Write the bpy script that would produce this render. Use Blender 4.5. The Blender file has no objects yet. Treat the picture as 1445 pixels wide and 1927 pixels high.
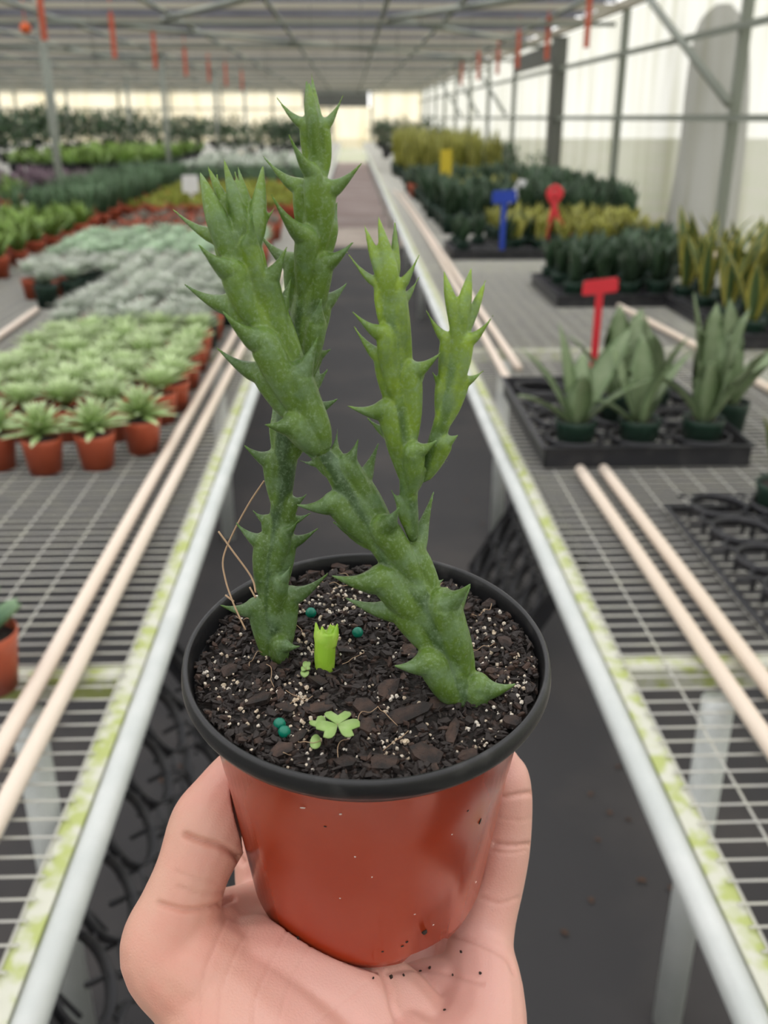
import bpy, math, random
import numpy as np
from mathutils import Vector, Matrix, kdtree

random.seed(11)
rng = np.random.default_rng(11)
scene = bpy.context.scene
COL = scene.collection

# ------------------------------------------------------------------ camera
F = 1780.0                       # focal length in pixels of the 1445 x 1927 frame
CX, CY = 722.5, 963.5
PITCH = math.atan((CY - 222.0) / F)
YAW = math.atan((CX - 660.0) * math.cos(PITCH) / F)
CAM = np.array([0.0, 0.0, 1.25])
FW = np.array([math.sin(YAW) * math.cos(PITCH), math.cos(YAW) * math.cos(PITCH), -math.sin(PITCH)])
RT = np.array([math.cos(YAW), -math.sin(YAW), 0.0])
UP = np.cross(RT, FW)
cam_data = bpy.data.cameras.new('camera')
cam_data.sensor_fit = 'VERTICAL'
cam_data.sensor_height = 36.0
cam_data.sensor_width = 27.0
cam_data.lens = 36.0 * F / 1927.0
cam_data.clip_start = 0.01
cam_data.clip_end = 300.0
cam_data.dof.use_dof = True
cam_data.dof.focus_distance = 0.262
cam_data.dof.aperture_fstop = 16.0
cam = bpy.data.objects.new('camera', cam_data)
COL.objects.link(cam)
R3 = Matrix((RT, UP, -FW)).transposed()
cam.matrix_world = Matrix.Translation(Vector(CAM)) @ R3.to_4x4()
scene.camera = cam

# ------------------------------------------------------------------ daylight
world = bpy.data.worlds.new('world')
scene.world = world
world.use_nodes = True
bg = world.node_tree.nodes['Background']
bg.inputs['Color'].default_value = (1.0, 0.985, 0.95, 1)
bg.inputs['Strength'].default_value = 2.25

scene.view_settings.view_transform = 'Standard'
scene.view_settings.look = 'None'
scene.view_settings.gamma = 1.0
scene.view_settings.use_curve_mapping = False
scene.view_settings.exposure = 0.0


def ray(x, y):
    return FW + RT * (x - CX) / F - UP * (y - CY) / F


def at_depth(x, y, d):
    return CAM + ray(x, y) * d


def at_z(x, y, z):
    r = ray(x, y)
    return CAM + r * (z - CAM[2]) / r[2]


def at_x(x, y, X):
    r = ray(x, y)
    return CAM + r * X / r[0]


def proj(P):
    v = np.asarray(P) - CAM
    d = v @ FW
    return CX + F * (v @ RT) / d, CY - F * (v @ UP) / d, d


# ------------------------------------------------------------------ materials
def mat(name, color=(0.5, 0.5, 0.5), rough=0.6, noise=None, metallic=0.0, bump=None, spec=0.5, sss=0.0,
        sss_rad=(1, .35, .2), sss_scale=0.004, coat=0.0, vary=0.0, trans=0.0):
    """noise = (scale, colour2, low, high[, (sx,sy,sz)]) mixes a second colour of the thing itself; bump = (scale, strength, distance)"""
    m = bpy.data.materials.new(name)
    m.use_nodes = True
    nt = m.node_tree
    b = nt.nodes['Principled BSDF']
    b.inputs['Base Color'].default_value = (*color, 1)
    b.inputs['Roughness'].default_value = rough
    b.inputs['Metallic'].default_value = metallic
    b.inputs['Specular IOR Level'].default_value = spec
    b.inputs['Coat Weight'].default_value = coat
    if sss:
        b.inputs['Subsurface Weight'].default_value = sss
        b.inputs['Subsurface Radius'].default_value = sss_rad
        b.inputs['Subsurface Scale'].default_value = sss_scale
    src = None
    if noise or bump:
        tc = nt.nodes.new('ShaderNodeTexCoord')
    if noise:
        mp = nt.nodes.new('ShaderNodeMapping')
        if len(noise) > 4:
            mp.inputs['Scale'].default_value = noise[4]
        nt.links.new(tc.outputs['Object'], mp.inputs['Vector'])
        nz = nt.nodes.new('ShaderNodeTexNoise')
        nz.inputs['Scale'].default_value = noise[0]
        nz.inputs['Detail'].default_value = 5
        nt.links.new(mp.outputs[0], nz.inputs['Vector'])
        mr = nt.nodes.new('ShaderNodeMapRange')
        mr.inputs['From Min'].default_value = noise[2]
        mr.inputs['From Max'].default_value = noise[3]
        nt.links.new(nz.outputs['Fac'], mr.inputs['Value'])
        mx = nt.nodes.new('ShaderNodeMix')
        mx.data_type = 'RGBA'
        mx.inputs['A'].default_value = (*color, 1)
        mx.inputs['B'].default_value = (*noise[1], 1)
        nt.links.new(mr.outputs[0], mx.inputs['Factor'])
        src = mx.outputs['Result']
    if vary:
        oi = nt.nodes.new('ShaderNodeObjectInfo')
        hs = nt.nodes.new('ShaderNodeHueSaturation')
        mv = nt.nodes.new('ShaderNodeMapRange')
        mv.inputs['To Min'].default_value = 1 - vary
        mv.inputs['To Max'].default_value = 1 + vary
        nt.links.new(oi.outputs['Random'], mv.inputs['Value'])
        nt.links.new(mv.outputs[0], hs.inputs['Value'])
        hs.inputs['Color'].default_value = (*color, 1)
        if src:
            nt.links.new(src, hs.inputs['Color'])
        src = hs.outputs['Color']
    if src:
        nt.links.new(src, b.inputs['Base Color'])
    if bump:
        nb = nt.nodes.new('ShaderNodeTexNoise')
        nb.inputs['Scale'].default_value = bump[0]
        nb.inputs['Detail'].default_value = 4
        nt.links.new(tc.outputs['Object'], nb.inputs['Vector'])
        bp = nt.nodes.new('ShaderNodeBump')
        bp.inputs['Strength'].default_value = bump[1]
        bp.inputs['Distance'].default_value = bump[2]
        nt.links.new(nb.outputs['Fac'], bp.inputs['Height'])
        nt.links.new(bp.outputs[0], b.inputs['Normal'])
    if trans:
        tr = nt.nodes.new('ShaderNodeBsdfTranslucent')
        tr.inputs['Color'].default_value = (*color, 1)
        if src:
            nt.links.new(src, tr.inputs['Color'])
        ms = nt.nodes.new('ShaderNodeMixShader')
        ms.inputs['Fac'].default_value = trans
        nt.links.new(b.outputs[0], ms.inputs[1])
        nt.links.new(tr.outputs[0], ms.inputs[2])
        nt.links.new(ms.outputs[0], nt.nodes['Material Output'].inputs['Surface'])
    return m


def film(name, clear, body, stain, scale=(3, 3, .35), lo=.45, hi=.75):
    """thin greenhouse film or shade cloth: part of the light goes straight through, the rest is scattered by the sheet"""
    m = bpy.data.materials.new(name)
    m.use_nodes = True
    nt = m.node_tree
    nt.nodes.remove(nt.nodes['Principled BSDF'])
    tc = nt.nodes.new('ShaderNodeTexCoord')
    mp = nt.nodes.new('ShaderNodeMapping')
    mp.inputs['Scale'].default_value = scale
    nz = nt.nodes.new('ShaderNodeTexNoise')
    nz.inputs['Scale'].default_value = 1.6
    nz.inputs['Detail'].default_value = 6
    nz.inputs['Distortion'].default_value = .4
    mr = nt.nodes.new('ShaderNodeMapRange')
    mr.inputs['From Min'].default_value = lo
    mr.inputs['From Max'].default_value = hi
    mx = nt.nodes.new('ShaderNodeMix')
    mx.data_type = 'RGBA'
    mx.inputs['A'].default_value = (*body, 1)
    mx.inputs['B'].default_value = (*stain, 1)
    nt.links.new(tc.outputs['Object'], mp.inputs[0])
    nt.links.new(mp.outputs[0], nz.inputs['Vector'])
    nt.links.new(nz.outputs['Fac'], mr.inputs['Value'])
    nt.links.new(mr.outputs[0], mx.inputs['Factor'])
    tp = nt.nodes.new('ShaderNodeBsdfTransparent')
    tl = nt.nodes.new('ShaderNodeBsdfTranslucent')
    df = nt.nodes.new('ShaderNodeBsdfDiffuse')
    for n in (tp, tl, df):
        nt.links.new(mx.outputs['Result'], n.inputs['Color'])
    a = nt.nodes.new('ShaderNodeMixShader')
    a.inputs['Fac'].default_value = .35
    nt.links.new(tl.outputs[0], a.inputs[1])
    nt.links.new(df.outputs[0], a.inputs[2])
    c = nt.nodes.new('ShaderNodeMixShader')
    c.inputs['Fac'].default_value = clear
    nt.links.new(a.outputs[0], c.inputs[1])
    nt.links.new(tp.outputs[0], c.inputs[2])
    nt.links.new(c.outputs[0], nt.nodes['Material Output'].inputs['Surface'])
    return m


def attr_mat(name, stops, attr='shade', rough=0.5, speckle=None, bump=None, trans=0.0, sss=0.0, vary=0.0, spec=.4):
    """colour ramp driven by a vertex attribute (0..1) of the mesh, with an optional speckle (scale, colour, low, high, amount)"""
    m = bpy.data.materials.new(name)
    m.use_nodes = True
    nt = m.node_tree
    b = nt.nodes['Principled BSDF']
    b.inputs['Roughness'].default_value = rough
    b.inputs['Specular IOR Level'].default_value = spec
    at = nt.nodes.new('ShaderNodeAttribute')
    at.attribute_name = attr
    cr = nt.nodes.new('ShaderNodeValToRGB')
    el = cr.color_ramp.elements
    while len(el) < len(stops):
        el.new(.5)
    for e, (p, c) in zip(el, stops):
        e.position = p
        e.color = (*c, 1)
    nt.links.new(at.outputs['Fac'], cr.inputs['Fac'])
    src = cr.outputs['Color']
    tc = nt.nodes.new('ShaderNodeTexCoord')
    if speckle:
        for sp in (speckle if isinstance(speckle, list) else [speckle]):
            nz = nt.nodes.new('ShaderNodeTexNoise')
            nz.inputs['Scale'].default_value = sp[0]
            nz.inputs['Detail'].default_value = 6
            nz.inputs['Roughness'].default_value = .65
            nt.links.new(tc.outputs['Object'], nz.inputs['Vector'])
            mr = nt.nodes.new('ShaderNodeMapRange')
            mr.inputs['From Min'].default_value = sp[2]
            mr.inputs['From Max'].default_value = sp[3]
            mr.inputs['To Max'].default_value = sp[4]
            nt.links.new(nz.outputs['Fac'], mr.inputs['Value'])
            mx = nt.nodes.new('ShaderNodeMix')
            mx.data_type = 'RGBA'
            mx.inputs['B'].default_value = (*sp[1], 1)
            nt.links.new(src, mx.inputs['A'])
            nt.links.new(mr.outputs[0], mx.inputs['Factor'])
            src = mx.outputs['Result']
    if vary:
        oi = nt.nodes.new('ShaderNodeObjectInfo')
        hs = nt.nodes.new('ShaderNodeHueSaturation')
        mv = nt.nodes.new('ShaderNodeMapRange')
        mv.inputs['To Min'].default_value = 1 - vary
        mv.inputs['To Max'].default_value = 1 + vary
        nt.links.new(oi.outputs['Random'], mv.inputs['Value'])
        nt.links.new(mv.outputs[0], hs.inputs['Value'])
        nt.links.new(src, hs.inputs['Color'])
        src = hs.outputs['Color']
    nt.links.new(src, b.inputs['Base Color'])
    if sss:
        b.inputs['Subsurface Weight'].default_value = sss
        b.inputs['Subsurface Radius'].default_value = (.4, 1, .15)
        b.inputs['Subsurface Scale'].default_value = .003
    if bump:
        nb = nt.nodes.new('ShaderNodeTexNoise')
        nb.inputs['Scale'].default_value = bump[0]
        nb.inputs['Detail'].default_value = 5
        nt.links.new(tc.outputs['Object'], nb.inputs['Vector'])
        bp = nt.nodes.new('ShaderNodeBump')
        bp.inputs['Strength'].default_value = bump[1]
        bp.inputs['Distance'].default_value = bump[2]
        nt.links.new(nb.outputs['Fac'], bp.inputs['Height'])
        nt.links.new(bp.outputs[0], b.inputs['Normal'])
    if trans:
        tr = nt.nodes.new('ShaderNodeBsdfTranslucent')
        nt.links.new(src, tr.inputs['Color'])
        ms = nt.nodes.new('ShaderNodeMixShader')
        ms.inputs['Fac'].default_value = trans
        nt.links.new(b.outputs[0], ms.inputs[1])
        nt.links.new(tr.outputs[0], ms.inputs[2])
        nt.links.new(ms.outputs[0], nt.nodes['Material Output'].inputs['Surface'])
    return m


# ------------------------------------------------------------------ mesh helpers
class MB:
    """collects shapes into one mesh"""
    def __init__(self):
        self.v, self.f, self.m, self.s = [], [], [], []

    def add(self, v, f, mi=0, shade=None):
        o = len(self.v)
        self.v += [tuple(map(float, p)) for p in v]
        self.f += [tuple(i + o for i in q) for q in f]
        self.m += [mi] * len(f)
        self.s += list(shade) if shade is not None else [0.0] * len(v)
        return self

    def box(self, x0, x1, y0, y1, z0, z1, mi=0, shade=0.0):
        v = [(x, y, z) for z in (z0, z1) for y in (y0, y1) for x in (x0, x1)]
        return self.add(v, [(0, 2, 3, 1), (4, 5, 7, 6), (0, 1, 5, 4), (2, 6, 7, 3), (0, 4, 6, 2), (1, 3, 7, 5)], mi, [shade] * 8)

    def tube(self, path, rad, n=8, mi=0, shade=None):
        path = np.asarray(path, float)
        if np.isscalar(rad):
            rad = [rad] * len(path)
        v, f, sh = [], [], []
        t = np.gradient(path, axis=0)
        t /= np.linalg.norm(t, axis=1)[:, None] + 1e-12
        a = np.cross(t[0], [0.13, 0.21, 0.97])
        if np.linalg.norm(a) < .1:
            a = np.cross(t[0], [1, 0, 0])
        for i in range(len(path)):
            a = a - t[i] * (a @ t[i])
            a /= np.linalg.norm(a)
            b = np.cross(t[i], a)
            for k in range(n):
                w = 2 * math.pi * k / n
                v.append(path[i] + rad[i] * (math.cos(w) * a + math.sin(w) * b))
                sh.append(0 if shade is None else shade[i])
        for i in range(len(path) - 1):
            for k in range(n):
                f.append((i * n + k, i * n + (k + 1) % n, (i + 1) * n + (k + 1) % n, (i + 1) * n + k))
        f.append(tuple(range(n - 1, -1, -1)))
        f.append(tuple((len(path) - 1) * n + k for k in range(n)))
        return self.add(v, f, mi, sh)

    def lathe(self, prof, n=24, mi=0, origin=(0, 0, 0), closed=False):
        """prof: list of (r, z) about the z axis; closed joins the last ring with the first"""
        v, f = [], []
        for r, z in prof:
            for k in range(n):
                w = 2 * math.pi * k / n
                v.append((origin[0] + r * math.cos(w), origin[1] + r * math.sin(w), origin[2] + z))
        L = len(prof)
        for i in range(L if closed else L - 1):
            j = (i + 1) % L
            for k in range(n):
                f.append((i * n + k, i * n + (k + 1) % n, j * n + (k + 1) % n, j * n + k))
        if not closed:
            if prof[0][0] > 1e-5:
                f.append(tuple(range(n - 1, -1, -1)))
            if prof[-1][0] > 1e-5:
                f.append(tuple((L - 1) * n + k for k in range(n)))
        return self.add(v, f, mi)

    def mesh(self, name, mats, smooth=True):
        me = bpy.data.meshes.new(name)
        me.from_pydata(self.v, [], self.f)
        for m in (mats if isinstance(mats, (list, tuple)) else [mats]):
            me.materials.append(m)
        me.polygons.foreach_set('material_index', self.m)
        if smooth:
            me.polygons.foreach_set('use_smooth', [True] * len(self.f))
        if any(self.s):
            at = me.attributes.new('shade', 'FLOAT', 'POINT')
            at.data.foreach_set('value', self.s)
        me.validate()
        me.update()
        return me

    def build(self, name, mats, parent=None, smooth=True):
        return link(name, self.mesh(name, mats, smooth), parent)


def link(name, data, parent=None, loc=None, rot=None, scale=None):
    o = bpy.data.objects.new(name, data)
    COL.objects.link(o)
    o.parent = parent
    if loc is not None:
        o.location = loc
    if rot is not None:
        o.rotation_euler = rot
    if scale is not None:
        o.scale = (scale, scale, scale) if np.isscalar(scale) else scale
    return o


def tag(o, label, cat, group=None, kind=None):
    o['label'] = label
    o['category'] = cat
    if group:
        o['group'] = group
    if kind:
        o['kind'] = kind
    return o


def struct(o, label=None):
    o['kind'] = 'structure'
    if label:
        o['label'] = label
    return o


def thing(name, loc, label, cat, group=None, rz=0.0):
    return tag(link(name, None, None, loc, (0, 0, rz)), label, cat, group)


def spline(pts, n):
    """Catmull-Rom through the rows of pts (any columns)"""
    p = np.asarray(pts, float)
    q = np.vstack([2 * p[0] - p[1], p, 2 * p[-1] - p[-2]])
    out = []
    for i in range(len(p) - 1):
        a, b, c, d = q[i:i + 4]
        for t in np.linspace(0, 1, n, endpoint=False):
            out.append(.5 * (2 * b + (c - a) * t + (2 * a - 5 * b + 4 * c - d) * t ** 2 + (3 * b - a - 3 * c + d) * t ** 3))
    out.append(p[-1])
    return np.array(out)


def fuse(name, mb, voxel, smooth_it, material, parent=None, smooth_f=.5):
    """melts overlapping closed shapes into one continuous skin"""
    me = mb.mesh(name, material)
    o = link(name, me)
    r = o.modifiers.new('r', 'REMESH')
    r.mode = 'VOXEL'
    r.voxel_size = voxel
    r.use_smooth_shade = True
    if smooth_it:
        s = o.modifiers.new('s', 'SMOOTH')
        s.factor = smooth_f
        s.iterations = smooth_it
    dg = bpy.context.evaluated_depsgraph_get()
    new = bpy.data.meshes.new_from_object(o.evaluated_get(dg))
    o.modifiers.clear()
    new.name = name
    o.data = new
    new.materials.clear()
    new.materials.append(material)
    new.polygons.foreach_set('use_smooth', [True] * len(new.polygons))
    o.parent = parent
    return o


def coords(me):
    a = np.empty(len(me.vertices) * 3)
    me.vertices.foreach_get('co', a)
    return a.reshape(-1, 3)


def copy_tree(o, parent=None):
    c = o.copy()
    COL.objects.link(c)
    c.parent = parent
    for ch in [x for x in bpy.data.objects if x.parent == o]:
        copy_tree(ch, c)
    return c

# ------------------------------------------------------------------ material library
M = {}
M['ground'] = mat('ground_cloth', (.038, .036, .038), .75, (2.2, (.068, .060, .057), .48, .72), bump=(260, .35, .002))
M['ground2'] = mat('outside_ground', (.34, .32, .26), .9, (.6, (.25, .28, .16), .4, .6))
M['slab'] = mat('pale_concrete', (.50, .43, .37), .85, (4, (.40, .33, .28), .4, .65))
M['red_path'] = mat('reddish_path', (.23, .17, .155), .85, (1.2, (.30, .24, .22), .42, .66))
M['film'] = film('polythene_film', .50, (.64, .64, .605), (.44, .44, .35))
M['film_end'] = film('end_wall_film', .30, (.86, .79, .63), (.70, .60, .38))
M['screen'] = film('shade_screen', .72, (.95, .96, 1.0), (.80, .80, .82), (.5, .5, .5))
M['baffle'] = mat('grey_baffle', (.10, .10, .115), .8, (6, (.15, .15, .17), .4, .7, (.3, 1, 1)))
M['galv'] = mat('galvanised_pipe', (.60, .63, .61), .45, (14, (.70, .72, .70), .4, .7), metallic=.25)
M['galv_dull'] = mat('dull_steel', (.33, .35, .32), .55, (9, (.45, .47, .42), .4, .65), metallic=.2)
M['algae'] = mat('algae_on_steel', (.60, .60, .50), .7, (38, (.42, .47, .16), .44, .60))
M['wire'] = mat('mesh_wire', (.50, .49, .45), .5, (20, (.58, .57, .48), .4, .7), metallic=.2)
M['wirehi'] = M['wire']
M['pole'] = mat('pale_wood_pole', (.80, .68, .57), .55, (5, (.70, .58, .45), .5, .75, (1, .15, 1)))
M['steel_dark'] = mat('dark_painted_steel', (.11, .115, .10), .6)
M['steel_mid'] = mat('grey_green_steel', (.23, .25, .21), .6)
M['cream_beam'] = mat('cream_beam', (.40, .37, .29), .7)
M['red_strap'] = mat('red_strap', (.50, .10, .05), .6)
M['terracotta'] = mat('orange_plastic', (.50, .105, .048), .45, vary=.12)
M['pot_green'] = mat('dark_green_plastic', (.018, .045, .030), .4)
M['tray'] = mat('black_plastic', (.022, .022, .026), .45, (30, (.045, .043, .045), .5, .7))
M['soil'] = mat('potting_soil', (.022, .015, .011), .95, (60, (.06, .035, .022), .5, .75))
M['red_tag'] = mat('red_label', (.72, .035, .05), .45)
M['blue_tag'] = mat('blue_label', (.02, .06, .42), .45)
M['yellow_tag'] = mat('yellow_label', (.62, .48, .03), .45)
M['white_tag'] = mat('white_label', (.8, .8, .8), .45)
M['bark_dark'] = mat('dark_trunk', (.05, .048, .045), .9)
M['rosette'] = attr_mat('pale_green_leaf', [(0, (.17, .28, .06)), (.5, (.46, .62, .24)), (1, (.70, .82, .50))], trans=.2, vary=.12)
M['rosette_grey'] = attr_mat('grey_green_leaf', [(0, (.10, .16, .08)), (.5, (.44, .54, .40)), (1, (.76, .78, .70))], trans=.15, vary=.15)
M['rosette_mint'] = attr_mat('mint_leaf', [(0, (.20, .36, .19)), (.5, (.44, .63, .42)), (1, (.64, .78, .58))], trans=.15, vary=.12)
M['echeveria'] = attr_mat('blue_green_leaf', [(0, (.28, .40, .10)), (.35, (.11, .24, .12)), (1, (.24, .36, .20))], trans=.1)
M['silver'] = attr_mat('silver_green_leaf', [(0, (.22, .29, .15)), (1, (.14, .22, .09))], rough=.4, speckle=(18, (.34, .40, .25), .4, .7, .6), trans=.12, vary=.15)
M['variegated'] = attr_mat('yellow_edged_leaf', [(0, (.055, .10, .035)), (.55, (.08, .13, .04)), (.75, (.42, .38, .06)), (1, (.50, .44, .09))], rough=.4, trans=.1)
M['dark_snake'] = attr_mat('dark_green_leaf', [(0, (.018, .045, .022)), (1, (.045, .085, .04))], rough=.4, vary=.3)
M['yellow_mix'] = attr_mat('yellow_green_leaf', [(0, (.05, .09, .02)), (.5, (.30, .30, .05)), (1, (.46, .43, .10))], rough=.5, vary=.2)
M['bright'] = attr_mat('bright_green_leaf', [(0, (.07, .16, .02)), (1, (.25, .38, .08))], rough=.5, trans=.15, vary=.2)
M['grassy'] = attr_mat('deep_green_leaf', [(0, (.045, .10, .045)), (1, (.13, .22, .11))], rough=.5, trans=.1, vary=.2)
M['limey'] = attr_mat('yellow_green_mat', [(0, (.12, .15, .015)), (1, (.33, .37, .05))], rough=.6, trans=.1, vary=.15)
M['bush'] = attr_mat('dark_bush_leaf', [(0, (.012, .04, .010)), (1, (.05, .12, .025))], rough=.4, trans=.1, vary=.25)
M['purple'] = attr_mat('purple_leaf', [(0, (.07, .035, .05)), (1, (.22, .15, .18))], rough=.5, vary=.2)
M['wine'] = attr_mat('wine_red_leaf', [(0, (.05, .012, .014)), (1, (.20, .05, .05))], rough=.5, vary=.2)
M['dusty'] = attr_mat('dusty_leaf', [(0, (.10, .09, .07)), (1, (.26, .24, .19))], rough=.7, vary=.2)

# ------------------------------------------------------------------ setting
BZ = 0.60                      # height of the bench tops
WX = 2.10                      # side wall
XL = -11.5
YE = 30.5
YF = -9.5
ROOF = 2.10
EAVE = 2.0

g = struct(MB().box(XL - .2, WX, YF, YE, -.05, 0).build('floor', M['ground'], smooth=False))
o = MB().box(-60, XL - .2, -30, 70, -.12, -.06).box(WX, 60, -30, 70, -.12, -.06).box(XL - .2, WX, YE, 70, -.12, -.06).box(XL - .2, WX, -30, YF, -.12, -.06)
struct(o.build('ground', M['ground2'], smooth=False))
s = struct(MB().box(-.62, .62, 10.2, 12.0, 0, .012).build('path', M['slab'], smooth=False))
s = struct(MB().box(-.62, .62, 12.0, YE - .2, 0, .010).build('path', M['red_path'], smooth=False))

# side wall: film sheet with posts, rails and braces as its parts
wr = struct(MB().add([(WX, YF, 0), (WX, YE, 0), (WX, YE, EAVE), (WX, YF, EAVE)], [(0, 1, 2, 3)]).build('wall_right', M['film'], smooth=False))
posts = [-8.93, -6.53, -4.13, -1.73, .67, 3.07, 5.47, 7.87] + [13.0 + 2.4 * k for k in range(8)]
pm = MB().box(-.026, .026, -.022, .022, 0, EAVE).mesh('post', M['steel_mid'], False)
for y in posts:
    link('post', pm, wr, (WX - .035, y, 0))
link('door_post', MB().box(-.06, .06, -.09, .09, 0, 1.97).mesh('door_post', M['steel_dark'], False), wr, (WX - .075, 10.1, 0))
for z, r in ((1.25, .017), (1.69, .017), (.45, .017)):
    link('rail', MB().box(-.014, .014, YF, YE, -r, r).mesh('rail', M['steel_mid'], False), wr, (WX - .075, 0, z))
link('eave_rail', MB().box(-.03, .03, YF, YE, -.03, .03).mesh('eave_rail', M['cream_beam'], False), wr, (WX - .07, 0, EAVE + .02))
link('header', MB().box(-.02, .02, 10.3, 12.9, 0, .18).mesh('header', M['steel_dark'], False), wr, (WX - .05, 0, 1.76))
for y0, z0, y1, z1 in ((7.1, 2.0, 5.36, 1.32), (16.5, 2.0, 13.2, 1.3), (19.5, 2.0, 16.0, 1.3), (23.0, 2.0, 18.5, 1.3)):
    link('brace', MB().tube([(0, y0, z0), (0, y1, z1)], .024, 6).mesh('brace', M['steel_mid']), wr, (WX - .11, 0, 0))
wl = struct(MB().add([(XL, YF, 0), (XL, YE, 0), (XL, YE, EAVE + .1), (XL, YF, EAVE + .1)], [(0, 1, 2, 3)]).build('wall_left', M['film'], smooth=False))
for k in range(14):
    link('post', pm, wl, (XL + .04, -1.7 + 2.4 * k, 0))
struct(MB().add([(XL, YF, 0), (WX, YF, 0), (WX, YF, EAVE + .1), (XL, YF, EAVE + .1)], [(0, 1, 2, 3)]).build('wall_front', M['film'], smooth=False))
# far gable wall with an open doorway on the aisle
we = struct(MB().add([(XL, YE, 0), (-.55, YE, 0), (-.55, YE, EAVE + .1), (XL, YE, EAVE + .1), (.62, YE, 0), (WX, YE, 0), (WX, YE, EAVE + .1), (.62, YE, EAVE + .1)],
                     [(0, 1, 2, 3), (4, 5, 6, 7)]).build('wall_back', M['film_end'], smooth=False))
link('door_film', MB().add([(-.55, 0, .42), (.62, 0, .42), (.62, 0, 1.55), (-.55, 0, 1.55)], [(0, 1, 2, 3)]).mesh('door_film', M['film_end'], False), we, (0, YE, 0))
link('header', MB().box(-1.3, .62, -.04, .04, 1.55, 2.1).mesh('header', M['steel_dark'], False), we, (-.1, YE - .06, 0))
for x in [-.55, .62] + [-2.3 - 1.5 * k for k in range(7)]:
    link('post', MB().box(-.03, .03, -.03, .03, 0, 2.1).mesh('post', M['steel_mid'], False), we, (x, YE - .04, 0))
for z in (.9, 1.5):
    link('rail', MB().box(XL + .1, -.58, -.02, .02, -.02, .02).mesh('rail', M['steel_mid'], False), we, (0, YE - .04, z))

# ceiling: shade screen with added light-blocking fins, beams and pipes below it
ce = struct(MB().add([(XL, YF, ROOF), (WX, YF, ROOF), (WX, YE, ROOF), (XL, YE, ROOF)], [(0, 3, 2, 1)]).build('ceiling', M['screen'], smooth=False))
fm = MB().box(XL + .05, WX - .1, -.004, .004, -.05, 0).mesh('screen_baffle', M['baffle'], False)
for k in range(113):
    link('screen_baffle', fm, ce, (0, -9.2 + .35 * k, ROOF - .001))  # added fins: hide the bright cloth at low angles, let overhead light through
bm1 = MB().box(XL + .05, WX - .1, -.02, .02, -.02, .02).mesh('cross_beam', M['cream_beam'], False)
bm2 = MB().tube([(XL + .05, 0, 0), (WX - .1, 0, 0)], .016, 6).mesh('truss_pipe', M['steel_mid'])
for k in range(-3, 14):
    y = -1.73 + 2.4 * k
    link('cross_beam', bm1, ce, (0, y, ROOF - .09))
    link('truss_pipe', bm2, ce, (0, y + .05, ROOF - .20))
    link('cross_beam', bm1, ce, (0, y + 1.2, ROOF - .08))
pipe = MB().tube([(0, YF + .1, 0), (0, YE - .1, 0)], .017, 6).mesh('roof_pipe', M['steel_mid'])
for x in (1.55, .75, .25, -.55, -1.35, -2.28, -3.1, -4.3, -5.6, -7.0, -8.6):
    link('roof_pipe', pipe, ce, (x, 0, ROOF - .135))
for (x0, y0, x1, y1) in ((-2.3, 7.9, -.6, 10.2), (-.6, 10.2, 1.6, 13), (1.7, 5.5, .3, 7.9), (-4.3, 10.3, -2.3, 12.7), (-6, 7.9, -4, 10.3), (.3, 7.9, 1.7, 10.2), (-.5, 6.4, -1.4, 8)):
    link('brace', MB().tube([(x0, y0, 0), (x1, y1, 0)], .02, 6).mesh('brace', M['steel_mid']), ce, (0, 0, ROOF - .17))
for k in range(60):
    x = random.uniform(-3.2, 1.9)
    y = random.uniform(6.5, 15)
    L = random.uniform(.12, .42)
    link('hanging_wire', MB().tube([(0, 0, 0), (0, 0, -L)], .0025, 4).mesh('hanging_wire', M['steel_dark']), ce, (x, y, ROOF - .1))
pp = MB().tube([(0, 0, 0), (0, 0, ROOF - .02)], .03, 10).mesh('roof_post', M['steel_mid'])
for x, y in ((-2.28, 7.9), (-2.28, 12.7), (-4.28, 10.3), (-4.28, 15.0), (-2.28, 17.5), (-6.75, 15.0), (-6.75, 20), (-4.28, 20.0), (-2.28, 22.3), (-4.28, 5.5)):
    tag(link('roof_post', pp, None, (x, y, 0)), 'slim grey steel post holding up the roof between benches', 'post', 'roof posts between the benches')

# red straps hanging from the roof pipes, in two rows
sm = MB().box(-.018, .018, -.003, .003, -.30, 0).box(-.004, .004, -.004, .004, 0, .14).mesh('hanging_strap', M['red_strap'], False)
for row, (x, spots) in enumerate(((-1.75, [(80, 42), (213, 76), (290, 92), (348, 110), (392, 124), (425, 146), (455, 152)]),
                                  (1.5, [(1105, 60), (1030, 80), (975, 96), (937, 110), (900, 128), (868, 140)]))):
    for (px, py) in spots:
        P = at_x(px, py, x)
        o = link('hanging_strap', sm, None, (x, P[1], ROOF - .14))
        tag(o, ('red strap hanging from the roof in the row over the planted bench', 'red strap hanging from the roof in the row beside the film wall')[row],
            'strap', ('red straps over the planted bench', 'red straps beside the film wall')[row])
o = tag(MB().lathe([(0, -.04), (.03, -.03), (.045, 0), (.03, .03), (0, .04)], 12).tube([(0, 0, .03), (0, 0, .19)], .004, 5).build('hanging_ball', mat('orange_plastic_ball', (.75, .13, .03), .5)), 'small orange ball hanging under the roof by a post', 'ball')
P = at_depth(52, 84, 7.0); o.location = (P[0], P[1], ROOF - .24)

# a dark bulky trunk standing outside, seen dimly through the film
tk = MB().tube(spline([(0, 0, -.06, .27), (0, 0, .4, .25), (.02, 0, 1.0, .22), (0, 0, 1.5, .20), (-.02, 0, 1.8, .15), (-.02, 0, 1.92, .05)], 5)[:, :3],
               spline([(.27,), (.25,), (.22,), (.20,), (.15,), (.05,)], 5)[:, 0], 14).build('tree_trunk', M['bark_dark'])
tk.location = (WX + .31, 6.75, 0)
tag(tk, 'grey trunk standing outside, dimly seen through the film wall', 'tree')

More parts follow.
